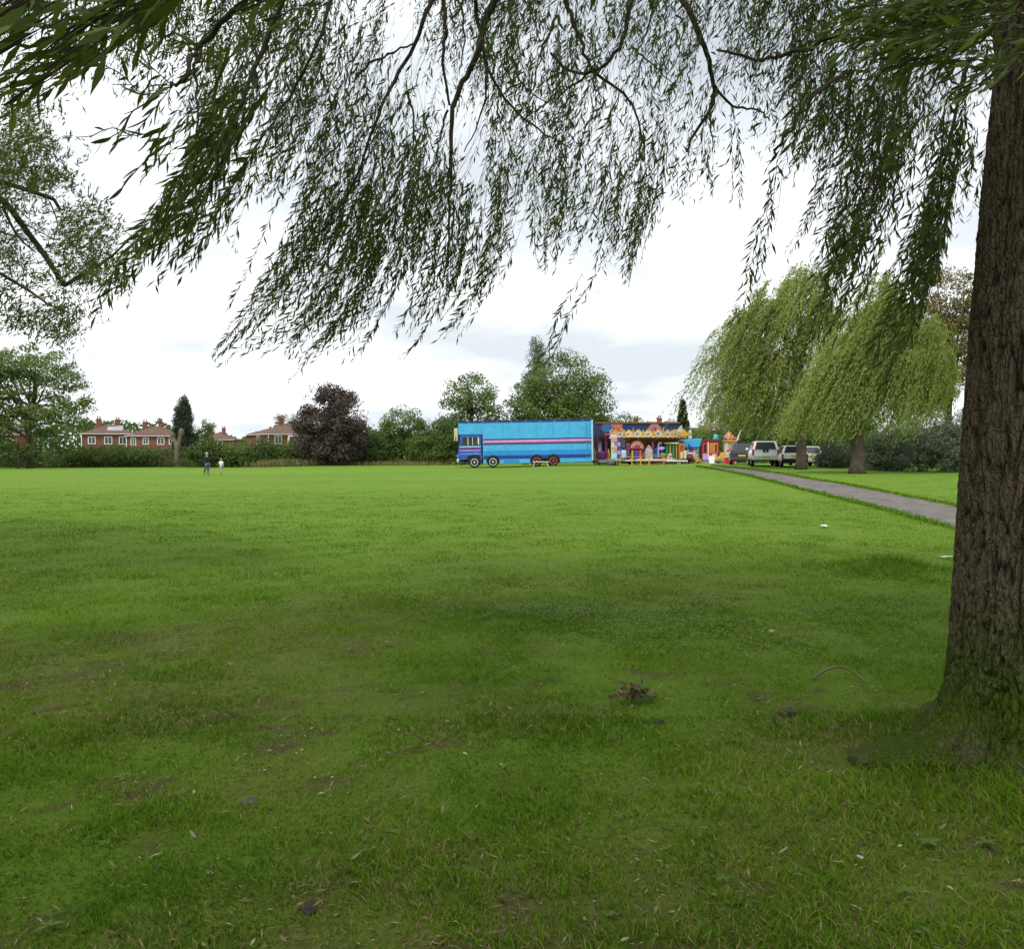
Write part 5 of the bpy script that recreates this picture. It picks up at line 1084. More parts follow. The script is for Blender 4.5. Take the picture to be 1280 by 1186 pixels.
toy('ride_horse', CREAM, 847, 850.5, 565, 574, -3.2, .3, .12); toy('ride_horse', CREAM, 851, 855, 563, 574, -3.2, .3, .12)
toy('ride_car', MAROON, 856, 863, 568, 575, -3.1, .8, .18); toy('ride_car_rim', PALE, 855.5, 863.5, 566, 568, -3.15, .9, .1)
toy('light_strip', WHT, 778, 789, 575, 576.3, -3.55, .1, 0); toy('light_strip', WHT, 829, 855, 575.2, 576.8, -3.55, .1, 0)
toy('storage_tank', MAROON, 813, 830, 577.2, 581, -3.3, .7, .1)
for px in (796.5, 807): wheel(car, cx_(px), -2.75, .40, .28, WHT, -1)
for px in (796.5, 807): wheel(car, cx_(px), 2.6, .40, .28, WHT, 1)
for px in (770, 840): MB().bb(cx_(px) - .06, cx_(px) + .06, -2.5, -2.38, -.05, .39).build('jack_leg', GREY, car); MB().bb(cx_(px) - .06, cx_(px) + .06, 2.38, 2.5, -.05, .39).build('jack_leg', GREY, car)

_r = random.Random(4)
for k in range(44):
    q = _r.uniform(775, 855); m_ = _r.choice((RED, LBLUE, PALE, ROYAL, CREAM, MAROON, ART1, ART2, ART3, ART1, ART2)); w_ = _r.uniform(1.2, 3.2); h_ = _r.uniform(3, 9); y0_ = 574.5 - _r.choice((0, 0, 3, 8))
    toy('ride_figure', m_, q, q + w_, y0_ - h_, y0_, _r.uniform(-2.3, .5), .35, .12)
for k in range(48):
    a = 2 * math.pi * k / 48; MB().lathe([(.02, -.04), (.045, 0), (.02, .04)], ((Rr + .09) * math.cos(a), (Rr + .09) * math.sin(a), zb0 - .06), 6).build('bulb', (WHT, YEL, RED)[k % 3], car)
b = MB()
for k in range(60):
    a = 2 * math.pi * k / 60; b.tube([(3.1 * math.cos(a), 3.1 * math.sin(a), .60), (3.1 * math.cos(a), 3.1 * math.sin(a), 1.0)], .014, 4)
b.tube([(3.1 * math.cos(2 * math.pi * k / 40), 3.1 * math.sin(2 * math.pi * k / 40), 1.0) for k in range(41)], .022, 5); b.build('platform_rail', GREY, car)
# yellow crowd barriers
def barrier(px0, px1, D, label):
    a, c = X(px0, D), X(px1, D); t_ = thing('crowd_barrier', ((a + c) / 2, D, G((a + c) / 2, D)), label, 'barrier', group='yellow barriers round the carousel'); h_ = (c - a) / 2
    MB().tube([(-h_, 0, 0), (-h_, 0, .78)], .03, 8).build('post', YEL, t_); MB().tube([(h_, 0, 0), (h_, 0, .78)], .03, 8).build('post', YEL, t_)
    for z_ in (.08, .45, .78): MB().tube([(-h_ + .03, 0, z_), (h_ - .03, 0, z_)], .022, 6).build('rail', YEL, t_)
for q0, q1, lb in ((775, 789.6, 'yellow tube barrier in front of the striped carousel panels'), (790.4, 800.6, 'short yellow tube barrier before the carousel trailer wheels'), (801.4, 811, 'short yellow barrier next to the carousel maroon tank'), (811.8, 830, 'long yellow tube barrier before the carousel maroon tank')):
    barrier(q0, q1, 77.4, lb)

# ------------------------------------------------------------------ blue ride lorry, stalls and booth
def obj_at(px, D): x = X(px, D); return (x, D, G(x, D))
D = 84; br = thing('fairground_ride', obj_at(865, D), 'light blue slant-fronted fairground ride behind the pink fence panels', 'ride'); g0 = br.location
def L_(px): return X(px, D) - g0[0]
def H_(py): return Z(py, D) - g0[2]
b = MB(); b.prism([(L_(853.5), H_(560)), (L_(852.5), H_(550)), (L_(876), H_(548)), (L_(873), H_(559))], -.6, 1.4); b.build('canopy', SKYB, br, bevel=.06)
b = MB(); b.prism([(L_(858), H_(560)), (L_(859), H_(554)), (L_(862), H_(558)), (L_(873), H_(560))], -.66, -.602); b.build('painted_flash', ROYAL, br)
MB().bb(L_(854), L_(873), -.4, 1.2, H_(562.5), H_(560.2)).build('beam', NAVY, br)
MB().bb(L_(854), L_(876), -.5, 1.3, .15, .4).build('platform', GREY, br)
for q in (855, 864, 873): MB().cyl((L_(q), .2, 0), (L_(q), .2, H_(562.4)), .07, n=8).build('pillar', LILAC, br)
for i, q in enumerate((857, 861, 865, 869)): MB().bb(L_(q), L_(q + 3.4), -.46, -.40, .42, 1.55).build('fence_panel', (LBLUE, ART2, PALE, ART2)[i], br)
MB().lathe([(.12, 0), (.2, .25), (.12, .5), (.16, .7), (.05, .95)], (L_(862), -.2, H_(549.8)), 12).build('roof_figure', LBLUE, br, smooth=True)
for i, (px, m_, lb) in enumerate(((862, CREAM, 'cream toy ride car parked before the pink fence panels'), (869, YEL, 'yellow toy ride car parked before the pink fence panels'), (858, DARK, 'dark toy ride car beside the carousel maroon seat'))):
    t_ = thing('toy_car', obj_at(px, 79.5), lb, 'ride car'); MB().prism([(-.5, .12), (.5, .12), (.5, .38), (.25, .42), (.12, .66), (-.3, .66), (-.5, .42)], -.28, .28).build('body', m_, t_, bevel=.04)
    for sx in (-.3, .3):
        for sy in (-.25, .25): wheel(t_, sx, sy, .14, .1, CHROME, -1 if sy < 0 else 1, 12)
D = 79; bt = thing('ticket_booth', obj_at(889.5, D), 'red fairground booth with yellow-framed windows by the path', 'booth', R(-18)); g0 = bt.location
T = Z(550, D) - g0[2]; MB().bb(-.75, .62, -.7, .7, .3, T - .12).build('wall', RED, bt, bevel=.02); MB().bb(-.85, .72, -.8, .8, T - .118, T).build('roof', MAROON, bt)
MB().bb(-.72, .6, -.6, .6, .02, .298).build('skirting', GREY, bt)
for q, m_ in ((-.5, INTER), (.08, ORANGE), (.44, MAROON)):
    f_ = MB().bb(q - .17, q + .17, -.735, -.702, .95, T - .3).build('window', YEL if q > -.3 else RED, bt); MB().bb(q - .11, q + .11, -.76, -.737, 1.02, T - .38).build('pane', m_, f_)
MB().bb(-.28, -.2, -.74, -.702, .31, T - .12).build('post', WHT, bt)
MB().bb(-.7, -.32, -.735, -.702, .32, .85).build('painted_panel', LILAC, bt); MB().bb(.12, .5, -.735, -.702, .32, .85).build('painted_panel', PALE, bt)
for sx in (-.5, .5): MB().bb(sx - .08, sx + .08, -.3, .3, -.06, .018).build('foot', DARK, bt)
MB().lathe([(.24, 0), (.30, .12), (.2, .3), (.24, .42), (.06, .5)], (.35, 0, T + .002), 14).build('roof_ornament', TEAL, bt, smooth=True)
D = 76; sg = thing('sign_board', obj_at(889.5, D), 'blank white board propped on the grass before the red booth', 'sign'); MB().box(0, 0, .33, .46, .03, .66, rx=R(-8)).build('board', WHT, sg); MB().box(0, .14, .32, .40, .02, .64, rx=R(14)).build('strut', GREY, sg)
D = 77; yc = thing('ride_car', obj_at(903.5, D + .4), 'yellow fairground ride car between red booth and pink stall', 'ride car'); MB().prism([(-.55, .16), (.5, .16), (.5, .5), (.2, .55), (.1, .95), (-.1, .95), (-.3, .6), (-.55, .5)], -.35, .35).build('body', YEL, yc, bevel=.05)
for sx in (-.33, .33):
    for sy in (-.3, .3): wheel(yc, sx, sy, .18, .12, CHROME, -1 if sy < 0 else 1, 12)
D = 78; sl_ = thing('game_stall', obj_at(911, D), 'pink and cream stall with orange domed top beside dark car', 'stall'); g0 = sl_.location
T = Z(552, D) - g0[2]; MB().bb(-.42, .42, -.4, .4, .55, T).build('drum', CREAM, sl_, bevel=.05)
for q, m_ in ((-.3, PALE), (0, LBLUE), (.3, PALE)): MB().bb(q - .1, q + .1, -.44, -.402, .7, T - .1).build('painted_panel', ART1 if q == 0 else m_, sl_)
MB().bb(-.5, .5, -.5, .5, -.04, .548).build('base', PALE, sl_); MB().bb(-.52, .52, -.55, .55, T + .002, T + .12).build('rim', YEL, sl_)
MB().lathe([(.52, 0), (.50, .2), (.38, .45), (.2, .62), (.05, .85)], (0, 0, T + .122), 14).build('dome', mat('paint_dome', (.50, .20, .10), var=.4, scale=6), sl_, smooth=True)
for q in (-.45, .45): MB().lathe([(.12, 0), (.16, .12), (.03, .3)], (q, -.4, T + .122), 10).build('ornament', (ROYAL, RED)[q > 0], sl_, smooth=True)
b = MB(); b.prism([(.62, T + .1), (1.05, T + 1.05), (.98, T + .75), (.75, T + .05)], -.03, .03); b.build('pennant', WHT, sl_); MB().cyl((.62, 0, 0), (.62, 0, T + .2), .03, n=8).build('pennant_pole', WHT, sl_)
D = 73.5; rb = thing('counter_box', obj_at(911.5, D), 'plain red box counter with pale rim beside the path', 'counter'); MB().bb(-.41, .41, -.3, .3, -.03, .52).build('side_panel', RED, rb); MB().bb(-.44, .44, -.34, .34, .522, .66).build('rim', PALE, rb)

# ------------------------------------------------------------------ parked cars (rear faces the camera: local -y is rear)
def vehicle(name, label, px, D, head, spec, paintm):
    t_ = thing(name, obj_at(px, D), label, 'car', R(-head)); Lg, Wd, Ht, sill, belt = spec['L'], spec['W'], spec['H'], spec['sill'], spec['belt']; hw = Wd / 2
    # lower body: loft of sections along y
    def loft(secs, nm, m_, par, bev=.05):
        vs = []; fs = []; n = len(secs[0][1])
        for y, ring in secs: vs += [(x, y, z) for x, z in ring]
        for i in range(len(secs) - 1):
            for k in range(n): fs.append((i * n + k, i * n + (k + 1) % n, (i + 1) * n + (k + 1) % n, (i + 1) * n + k))
        fs += [tuple(reversed(range(n))), tuple((len(secs) - 1) * n + k for k in range(n))]
        return MB().add(vs, fs).build(nm, m_, par, bevel=bev)
    def ring(w0, w1, w2, z0, z1, z2): return [(-w0, z0), (w0, z0), (w1, z1), (w2, z2), (-w2, z2), (-w1, z1)]
    mid = (sill + belt) / 2 + .05
    body = loft([(0, ring(hw * .93, hw * .97, hw * .95, sill, mid, spec.get('deck', belt))), (.25, ring(hw * .97, hw, hw * .97, sill, mid, spec.get('deck', belt))), (Lg * .3, ring(hw * .98, hw, hw * .97, sill, mid, belt)), (Lg * .72, ring(hw * .98, hw, hw * .96, sill, mid, belt - .03)), (Lg * .92, ring(hw * .95, hw * .96, hw * .88, sill, mid, belt - .14)), (Lg, ring(hw * .86, hw * .86, hw * .75, sill + .08, mid - .05, belt - .28))], 'body', paintm, t_)
    y0, y1, y2, y3 = spec['cabin']; tw = hw * spec.get('tw', .80)
    def r4(w0, w1, z0, z1): return [(-w0, z0), (w0, z0), (w1, z1), (-w1, z1)]
    vs = [(-hw * .95, y0, belt - .02), (hw * .95, y0, belt - .02), (hw * .95, y3, belt - .05), (-hw * .95, y3, belt - .05), (-tw, y1, Ht), (tw, y1, Ht), (tw, y2, Ht), (-tw, y2, Ht)]
    MB().add(vs, [(3, 2, 1, 0), (4, 5, 6, 7), (0, 1, 5, 4), (1, 2, 6, 5), (2, 3, 7, 6), (3, 0, 4, 7)]).build('cabin', paintm, t_, bevel=.06)
    def face(a, b_, c_, d_, s, off_, nm):
        A = [Vector(vs[i]) for i in (a, b_, c_, d_)]; cen = sum(A, Vector()) / 4; nn = (A[1] - A[0]).cross(A[3] - A[0]).normalized()
        if nn.dot(cen - Vector((0, (y0 + y3) / 2, (belt + Ht) / 2))) < 0: nn = -nn
        q = [cen + (p - cen) * s + nn * off_ for p in A] + [cen + (p - cen) * s - nn * .02 for p in A]
        return MB().add(q, [(0, 1, 2, 3), (7, 6, 5, 4), (0, 4, 5, 1), (1, 5, 6, 2), (2, 6, 7, 3), (3, 7, 4, 0)]).build(nm, GLS, t_)
    face(0, 1, 5, 4, .82, .012, 'rear_window'); face(2, 3, 7, 6, .86, .012, 'windscreen'); face(1, 2, 6, 5, .84, .012, 'side_window'); face(3, 0, 4, 7, .84, .012, 'side_window')
    bm_ = spec.get('bumper', DARK); MB().bb(-hw * .96, hw * .96, -.10, .12, sill - .05, sill + spec.get('bh', .2)).build('bumper', bm_, t_, bevel=.04)
    MB().bb(-.27, .27, -.125, -.102, spec['plate'] - .06, spec['plate'] + .06).build('number_plate', PLATE, t_)
    lz = spec['lamp']
    for s in (-1, 1): MB().bb(s * hw * .90 - .07, s * hw * .90 + .07, -.03, .10, lz - spec.get('lh', .2), lz + spec.get('lh', .2)).build('tail_light', LAMPR, t_, bevel=.02)
    for s in (-1, 1): MB().box(s * (hw + .11), y3 - .55, belt + .08, .2, .1, .14).build('wing_mirror', paintm, t_, bevel=.03)
    MB().bb(-hw * .85, hw * .85, .15, Lg - .2, sill - .1, sill - .005).build('underbody', INTER, t_)
    for yy in (Lg * .19, Lg * .81):
        for s in (-1, 1):
            w_ = thing_wheel(t_, s * (hw - .11), yy, spec['wr'], .22, s)
    for e in spec.get('extra', []): e(t_, hw)
    return t_
def thing_wheel(par, x, y, r, wdt, s):
    b = MB(); b.cyl((x - wdt / 2, y, r), (x + wdt / 2, y, r), r, n=20); t_ = b.build('wheel', DARK, par, bevel=.03)
    b = MB(); xx = x + s * wdt / 2; b.cyl((xx - s * .02, y, r), (xx + s * .012, y, r), r * .62, n=16); b.build('rim', CHROME, t_); return t_
def pick_extra(t_, hw):
    MB().bb(-hw * .80, hw * .80, -.035, -.005, 1.12, 1.56).build('tailgate_panel', CARW, t_, bevel=.02)
    MB().bb(-.26, .26, -.06, -.037, 1.20, 1.50).build('tailgate_handle', INTER, t_, bevel=.03); MB().bb(-.09, .09, -.08, -.062, 1.33, 1.43).build('badge', CHROME, t_)
    for s in (-1, 1): MB().bb(s * hw * .98 - .05, s * hw * .98 + .05, .55, 1.55, .95, 1.05).build('wheel_arch_flare', CARW, t_, bevel=.03)
vehicle('pickup_truck', 'white double-cab pickup with hard top parked left of the willow trunk', 957, 62, 11.5, dict(L=5.2, W=1.9, H=1.80, sill=.52, belt=1.18, deck=1.12, cabin=(.03, .38, 3.2, 4.1), tw=.76, plate=.66, lamp=1.0, lh=.22, wr=.38, bh=.26, bumper=CHROME, extra=[]), CARW)
_pk = [o for o in bpy.data.objects if o.get('category') == 'car'][-1]
MB().bb(-.20, .20, -.035, .01, 1.02, 1.22).build('tailgate_handle', INTER, _pk, bevel=.03); MB().bb(-.07, .07, -.052, -.037, 1.09, 1.17).build('badge', CHROME, _pk)
vehicle('estate_car', 'white estate car with black bumper behind the far willow trunk', 993.5, 59.5, 12, dict(L=4.7, W=1.78, H=1.50, sill=.42, belt=.98, cabin=(.02, .28, 2.7, 3.5), tw=.74, plate=.80, lamp=.78, lh=.15, wr=.32, bumper=DARK), CARW)
vehicle('hatchback_car', 'second white car mostly hidden behind the far willow trunk', 1014.5, 64, 4, dict(L=4.0, W=1.7, H=1.45, sill=.36, belt=.92, cabin=(.05, .5, 2.3, 3.1), plate=.7, lamp=.8, wr=.3, bumper=CARW), CARW)
vehicle('people_carrier', 'dark grey car with red tail lamps beside the white pickup', 927.5, 68, 13, dict(L=4.5, W=1.82, H=1.66, sill=.36, belt=1.0, cabin=(.04, .32, 2.9, 3.9), plate=.72, lamp=1.08, lh=.1, wr=.33, bumper=CARG), CARG)
vehicle('hatchback_car', 'dark red car glimpsed between pickup and white estate', 978, 74, 12, dict(L=4.0, W=1.7, H=1.42, sill=.34, belt=.9, cabin=(.05, .5, 2.3, 3.1), plate=.6, lamp=.8, wr=.3, bumper=CARR), CARR)

# ------------------------------------------------------------------ people
def skin_obj(name, verts, edges, radii, m_, parent, root=0, sub=2):
    me = bpy.data.meshes.new(name); me.from_pydata([tuple(v) for v in verts], edges, []); me.update(); o = bpy.data.objects.new(name, me); link(o); o.parent = parent; me.materials.append(m_)
    sk = o.modifiers.new('skin', 'SKIN'); 
    if not me.skin_vertices: me.skin_vertices.new() if hasattr(me.skin_vertices, 'new') else None
    for i, r_ in enumerate(radii):
        d = me.skin_vertices[0].data[i]; d.radius = (r_, r_) if not isinstance(r_, tuple) else r_; d.use_root = (i == root)
    ss = o.modifiers.new('sub', 'SUBSURF'); ss.levels = sub; ss.render_levels = sub; sk.use_smooth_shade = True
    return o
def with_skin(me):
    bpy.context.view_layer.update()
SKIN = mat('skin', (.48, .30, .22), rough=.6, var=.08); JEANS = mat('jeans', (.055, .095, .19), rough=.9, var=.25, scale=12); JACKET = mat('jacket_navy', (.012, .016, .030), rough=.85, var=.3); TEE = mat('white_shirt', (.78, .78, .78), rough=.85, var=.05); SHORTS = mat('grey_trousers', (.33, .34, .33), rough=.9, var=.15); HAIRG = mat('hair_grey', (.48, .45, .42), rough=.9, var=.2); HAIRB = mat('hair_light', (.34, .27, .19), rough=.9, var=.2); SHOE = mat('shoe_dark', (.02, .02, .022), rough=.7, var=.2)
def person(px, D, H, label, J, top_m, leg_m, hair_m, facing, sleeve_long=True, jacket_len=.50):
    """J joints in units of height, x = walking direction (left in view is -x), y depth, z up"""
    t_ = thing('person', obj_at(px, D), label, 'person', facing)
    V_ = {k: Vector(v) * H for k, v in J.items()}; k_ = H
    order = ['pelvis', 'waist', 'chest', 'neck', 'chin', 'head', 'crown', 'hipL', 'kneeL', 'ankleL', 'toeL', 'hipR', 'kneeR', 'ankleR', 'toeR', 'shL', 'elL', 'wrL', 'haL', 'shR', 'elR', 'wrR', 'haR']
    rad = dict(pelvis=.075, waist=.066, chest=.082, neck=.032, chin=.042, head=.056, crown=.036, hipL=.055, kneeL=.036, ankleL=.024, toeL=.020, hipR=.055, kneeR=.036, ankleR=.024, toeR=.020, shL=.036, elL=.025, wrL=.018, haL=.020, shR=.036, elR=.025, wrR=.018, haR=.020)
    ed = [('pelvis', 'waist'), ('waist', 'chest'), ('chest', 'neck'), ('neck', 'chin'), ('chin', 'head'), ('head', 'crown')]
    for s in 'LR': ed += [('pelvis', 'hip' + s), ('hip' + s, 'knee' + s), ('knee' + s, 'ankle' + s), ('ankle' + s, 'toe' + s), ('chest', 'sh' + s), ('sh' + s, 'el' + s), ('el' + s, 'wr' + s), ('wr' + s, 'ha' + s)]
    vs = [V_[o] for o in order]; rr = [rad[o] * k_ for o in order]; es = [(order.index(a), order.index(b_)) for a, b_ in ed]
    # fingers
    for s in 'LR':
        h_ = V_['ha' + s]; d_ = (V_['ha' + s] - V_['wr' + s]).normalized(); hi = order.index('ha' + s)
        for f_, (sp_, ln) in enumerate(((-.012, .040), (-.004, .046), (.004, .044), (.012, .036), (.020, .026))):
            i0 = len(vs); vs.append(h_ + d_ * .018 * k_ + Vector((sp_ * k_, .004 * k_, 0))); vs.append(h_ + d_ * (.018 + ln) * k_ + Vector((sp_ * 1.5 * k_, (.006 - .012) * k_, 0))); rr += [.006 * k_, .0045 * k_]; es += [(hi, i0), (i0, i0 + 1)]
    skin_obj('body', vs, es, rr, SKIN, t_)
    def garment(nm, names, edges, grow, m_):
        vv = [V_[n] for n in names]; q = skin_obj(nm, vv, [(names.index(a), names.index(b_)) for a, b_ in edges], [(rad[n] * 1.0 + grow) * k_ for n in names], m_, t_); return q
    tn = ['chest', 'waist', 'pelvis', 'shL', 'elL', 'shR', 'elR'] + (['wrL', 'wrR'] if sleeve_long else []); te = [('chest', 'waist'), ('waist', 'pelvis'), ('chest', 'shL'), ('shL', 'elL'), ('chest', 'shR'), ('shR', 'elR')] + ([('elL', 'wrL'), ('elR', 'wrR')] if sleeve_long else [])
    garment('jacket' if sleeve_long else 'shirt', tn, te, .016, top_m)
    garment('trousers', ['pelvis', 'hipL', 'kneeL', 'ankleL', 'hipR', 'kneeR', 'ankleR'], [('pelvis', 'hipL'), ('hipL', 'kneeL'), ('kneeL', 'ankleL'), ('pelvis', 'hipR'), ('hipR', 'kneeR'), ('kneeR', 'ankleR')], .010, leg_m)
    for s in 'LR':
        skin_obj('shoe', [V_['ankle' + s] + Vector((0, 0, -.015 * k_)), V_['toe' + s], V_['toe' + s] + (V_['toe' + s] - V_['ankle' + s]) * .3], [(0, 1), (1, 2)], [.03 * k_, .026 * k_, .018 * k_], SHOE, t_)
    hd = V_['head']; b = MB(); b.lathe([(.02, .062), (.045, .052), (.060, .025), (.063, 0), (.056, -.022)], (0, 0, 0), 14); hr = b.build('hair', hair_m, t_, smooth=True); hr.location = hd + Vector((.010, 0, .012)) * k_; hr.scale = (k_,) * 3
    b = MB()
    b.box(-.060 * k_, 0, -.004 * k_, .022 * k_, .016 * k_, .028 * k_); b.box(-.055 * k_, 0, -.032 * k_, .006 * k_, .034 * k_, .006 * k_)
    fc = b.build('face_detail', mat('lip', (.40, .22, .17)), t_, bevel=.004); fc.location = hd
    b = MB()
    for s in (-1, 1): b.box(-.056 * k_, s * .021 * k_, .010 * k_, .006 * k_, .012 * k_, .007 * k_)
    fc = b.build('eyes', SHOE, t_); fc.location = hd
    b = MB()
    for s in (-1, 1): b.box(.004 * k_, s * .058 * k_, -.004 * k_, .018 * k_, .010 * k_, .032 * k_)
    fc = b.build('ears', SKIN, t_, bevel=.004); fc.location = hd
    return t_
# the walking man: trailing leg to the left in view, so he walks to the right, half turned away
JM = dict(pelvis=(0, 0, .52), waist=(0, 0, .61), chest=(0, 0, .75), neck=(-.005, 0, .845), chin=(-.015, 0, .885), head=(-.02, 0, .93), crown=(-.012, 0, .975), hipL=(0, -.05, .49), kneeL=(-.03, -.05, .27), ankleL=(-.005, -.05, .045), toeL=(-.075, -.055, .02), hipR=(0, .05, .49), kneeR=(.03, .05, .28), ankleR=(.14, .05, .075), toeR=(.105, .052, .022), shL=(.0, -.105, .79), elL=(.03, -.14, .62), wrL=(-.02, -.145, .49), haL=(-.035, -.145, .455), shR=(0, .105, .79), elR=(-.03, .14, .62), wrR=(-.08, .13, .50), haR=(-.10, .13, .47))
person(258.5, 68, 1.72, 'grey-haired person in dark jacket and jeans walking across the field', JM, JACKET, JEANS, HAIRG, R(180 - 25))
JC = dict(pelvis=(0, 0, .50), waist=(0, 0, .60), chest=(0, 0, .74), neck=(-.005, 0, .835), chin=(-.015, 0, .875), head=(-.02, 0, .925), crown=(-.012, 0, .975), hipL=(0, -.05, .47), kneeL=(-.06, -.055, .27), ankleL=(-.02, -.06, .06), toeL=(-.085, -.065, .025), hipR=(0, .05, .47), kneeR=(.02, .055, .26), ankleR=(.08, .06, .055), toeR=(.03, .062, .02), shL=(0, -.105, .78), elL=(-.04, -.19, .68), wrL=(-.06, -.24, .58), haL=(-.065, -.25, .545), shR=(0, .105, .78), elR=(-.02, .18, .70), wrR=(-.05, .25, .63), haR=(-.055, .27, .60))
person(276.5, 68.5, 1.26, 'child in white top and grey trousers beside the walking adult', JC, TEE, SHORTS, HAIRB, R(60), sleeve_long=False)

# ------------------------------------------------------------------ small things on the lawn
def scrap(px, py, sx, sy, m_, name, label, cat, seed):
    r = random.Random(seed); p = on_ground(px, py); n = 6; vs = []; fs = []
    for i in range(n):
        for j in range(n): vs.append(((i / (n - 1) - .5) * sx * (1 + r.uniform(-.15, .15)), (j / (n - 1) - .5) * sy * (1 + r.uniform(-.15, .15)), .03 + r.uniform(0, .5) * min(sx, sy) * .5))
    for i in range(n - 1):
        for j in range(n - 1): fs.append((i * n + j, (i + 1) * n + j, (i + 1) * n + j + 1, i * n + j + 1))
    o = MB().add(vs, fs).build(name, m_); so = o.modifiers.new('thick', 'SOLIDIFY'); so.thickness = .004; o.location = p + Vector((0, 0, .005)); o.rotation_euler = (0, 0, r.uniform(0, 3)); tag(o, label, cat); return o
PAPER = mat('paper', (.74, .75, .76), rough=.8, var=.06)
scrap(1030, 659.5, .16, .12, PAPER, 'paper_scrap', 'crumpled white paper scrap on the open lawn near the path', 'litter', 1)
scrap(1184, 698.5, .22, .05, PAPER, 'paper_scrap', 'thin white paper strip on the grass beside the big trunk', 'litter', 2)
scrap(965, 793, .05, .03, PAPER, 'paper_scrap', 'tiny pale paper scrap beyond the curved twig', 'litter', 3)
scrap(1075, 1081, .028, .016, mat('old_paper', (.38, .38, .36), rough=.9), 'paper_scrap', 'pale paper flake in the grass below the trunk root', 'litter', 4)
CLOD = mat('dark_earth', (.045, .036, .030), rough=.95, var=.4, scale=18, bump=.6, bscale=40)
def clod(px, py, s, label, seed, m_=None, name='earth_clod', cat='clod'):
    p = on_ground(px, py); b = MB(); b.lathe([(.3, -.15), (.75, -.1), (1, .1), (.85, .35), (.5, .52), (.1, .58)], (0, 0, 0), 14); o = b.build(name, m_ or CLOD, None, smooth=True)
    for v in o.data.vertices: v.co *= s * (1 + .35 * mnoise.noise(v.co * 1.7 + Vector((seed, 0, 0)))); 
    for v in o.data.vertices: v.co.x *= 1.35
    o.location = p; o.rotation_euler = (0, 0, seed); tag(o, label, cat)
clod(313, 1003, .034, 'dark stone lying in the shaded grass among fallen leaves', 1.0, mat('dark_stone', (.09, .082, .074), rough=.9, var=.3), 'stone', 'stone'); clod(386, 1136, .030, 'dark earth clod in the foreground grass', 2.0); clod(823, 902, .032, 'brown earth clod beside the dead leaf heap', 3.0); clod(985, 892, .05, 'dark earth clod in the grass left of the trunk root', 4.0)
# heap of dead leaves and twigs
p = on_ground(793, 878); hp = thing('leaf_heap', p, 'small heap of brown dead leaves and twigs on the lawn', 'leaf heap'); r = np.random.default_rng(5); n = 70
C = r.normal(size=(n, 3)) * np.array([.07, .06, .02]) + np.array([0, 0, .05]); C[:, 2] = np.abs(C[:, 2]) * np.exp(-(C[:, 0] ** 2 + C[:, 1] ** 2) / .03) * 1.6 + .02
leaf_obj('dead_leaves', C, r.normal(size=(n, 3)) * np.array([1, 1, .4]), .07, .022, leafmat('dead_leaf', (.07, .045, .025), (.20, .13, .075), trans=.1), hp)
for k in range(5): MB().tube(smooth_line([(random.uniform(-.15, .1), random.uniform(-.12, .1), .04), (random.uniform(-.05, .05), random.uniform(-.15, .05), .10), (random.uniform(-.05, .12), random.uniform(-.3, 0), .03)], 6), .004, 5).build('twig', TWIG, hp)
p = on_ground(1050, 852); o = MB().tube(smooth_line([(-.20, .02, .01), (-.10, 0, .09), (.02, .0, .11), (.12, -.02, .05), (.17, -.05, .0)], 14), .008, 6).build('fallen_twig', mat('twig_pale', (.16, .12, .085)), None, smooth=True); o.location = p; tag(o, 'arched bare twig standing out of the grass left of the trunk', 'twig')
# clover patch
def ground_leaves(name, label, px, py, sx, sy, n, size, m_, seed):
    r = np.random.default_rng(seed); p = on_ground(px, py); x = p.x + r.normal(size=n) * sx; y = p.y + r.normal(size=n) * sy; keep = (fbm(x * 2.2, y * 2.2, seed, 3) > .40); x = x[keep]; y = y[keep]; n = len(x)
    C = np.stack([x, y, gz(x, y) + .035 + .025 * r.random(n)], 1); d = r.normal(size=(n, 3)) * np.array([1, 1, .25]); o = leaf_obj(name, C, d, size * (.6 + .8 * r.random(n)), size * .8, m_, None, None, np.array([0, 0, 6.])); tag(o, label, 'ground cover', kind='stuff')
CLV = leafmat('clover_leaf', (.085, .155, .018), (.17, .25, .032), trans=.3)
ground_leaves('clover_patch', 'yellowish low clover patch in the lawn beyond the leaf heap', 860, 768, .95, .9, 5000, .032, CLV, 7)
ground_leaves('clover_patch', 'darker clover strip in the lawn near the grass mound', 700, 770, .8, .35, 900, .038, LM_GREEN, 8)
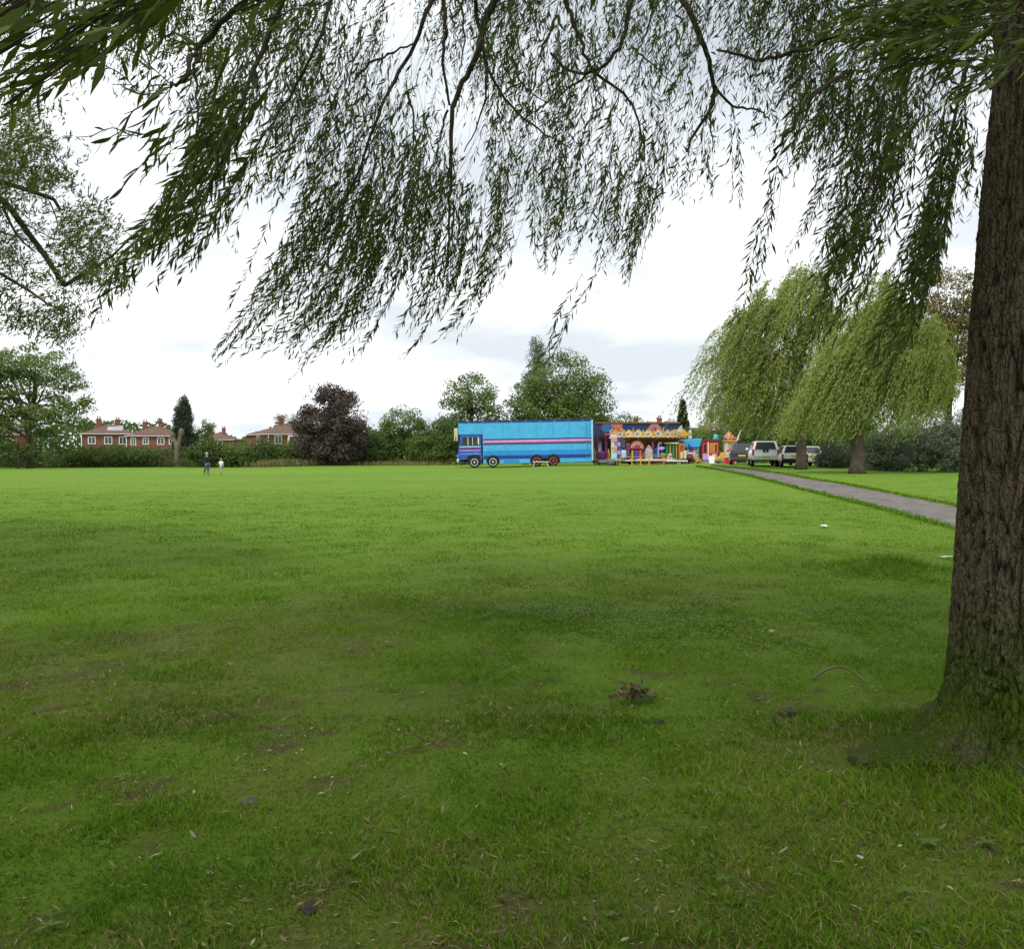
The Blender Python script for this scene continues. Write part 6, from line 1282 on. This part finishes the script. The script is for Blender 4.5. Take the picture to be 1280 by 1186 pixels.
# broad-leaved weeds
WEED = leafmat('weed_leaf', (.085, .16, .022), (.13, .21, .034), trans=.25)
def weed_mesh():
    vs = []; fs = []; n = 6
    for i in range(n):
        u = i / (n - 1); wd_ = .17 * math.sin(math.pi * u ** .8) + .01; vs += [(u, wd_, .30 * u - .30 * u * u + .04), (u, 0, .30 * u - .30 * u * u), (u, -wd_, .30 * u - .30 * u * u + .04)]
    for i in range(n - 1):
        for j in range(2): fs.append((i * 3 + j, i * 3 + j + 1, i * 3 + j + 4, i * 3 + j + 3))
    me = bpy.data.meshes.new('leaf'); me.from_pydata(vs, [], fs); me.update(); a = me.attributes.new('rnd', 'FLOAT', 'POINT'); a.data.foreach_set('value', [.5] * len(vs)); me.materials.append(WEED); return me
WM = weed_mesh()
for i, (px, py, s) in enumerate([(1062, 1012, .085), (1160, 1060, .10), (1232, 1060, .11), (455, 1070, .06), (60, 1165, .09), (640, 1030, .05), (905, 1105, .06), (1130, 1120, .07), (130, 1060, .05), (760, 1150, .06)]):
    p = on_ground(px, py); t_ = thing('weed', p, 'flat broad-leaved weed growing in the shaded lawn', 'weed', group='broad-leaved weeds in the lawn')
    k = random.randint(4, 6)
    for j in range(k):
        o = bpy.data.objects.new('leaf', WM); link(o); o.parent = t_; o.rotation_euler = (0, random.uniform(-.35, -.05), 2 * math.pi * j / k + random.uniform(-.4, .4)); q = s * random.uniform(.4, .75); o.scale = (q, q, q); o.location = (0, 0, .022)
# fallen willow leaves
FALL = leafmat('fallen_leaf', (.11, .10, .05), (.25, .23, .15), trans=.1)
FM = []
for k in range(3):
    vs = []; fs = []; n = 6
    for i in range(n):
        u = i / (n - 1); wd_ = .12 * math.sin(math.pi * u) + .004; zz = (.05 + .05 * k) * math.sin(3 * u + k); vs += [(u - .5, wd_, zz + .03), (u - .5, 0, zz), (u - .5, -wd_, zz + .02)]
    for i in range(n - 1):
        for j in range(2): fs.append((i * 3 + j, i * 3 + j + 1, i * 3 + j + 4, i * 3 + j + 3))
    me = bpy.data.meshes.new('fallen_leaf'); me.from_pydata(vs, [], fs); me.update(); a = me.attributes.new('rnd', 'FLOAT', 'POINT'); a.data.foreach_set('value', [(.15, .5, .9)[k]] * len(vs)); me.materials.append(FALL); FM.append(me)
for k in range(110):
    y = random.uniform(2.9, 9.5); x = random.uniform(-.6, .6) * y; 
    if (x - 2.84) ** 2 + (y - 4.78) ** 2 < .9: continue
    o = bpy.data.objects.new('fallen_leaf', FM[k % 3]); link(o); o.location = (x, y, G(x, y) + random.uniform(.02, .04)); o.rotation_euler = (random.gauss(0, .4), random.gauss(0, .3), random.uniform(0, 6.28)); s = random.uniform(.035, .07); o.scale = (s, s, s)
    tag(o, 'dry pale willow leaf fallen on the shaded grass', 'fallen leaf', 'fallen willow leaves on the lawn')
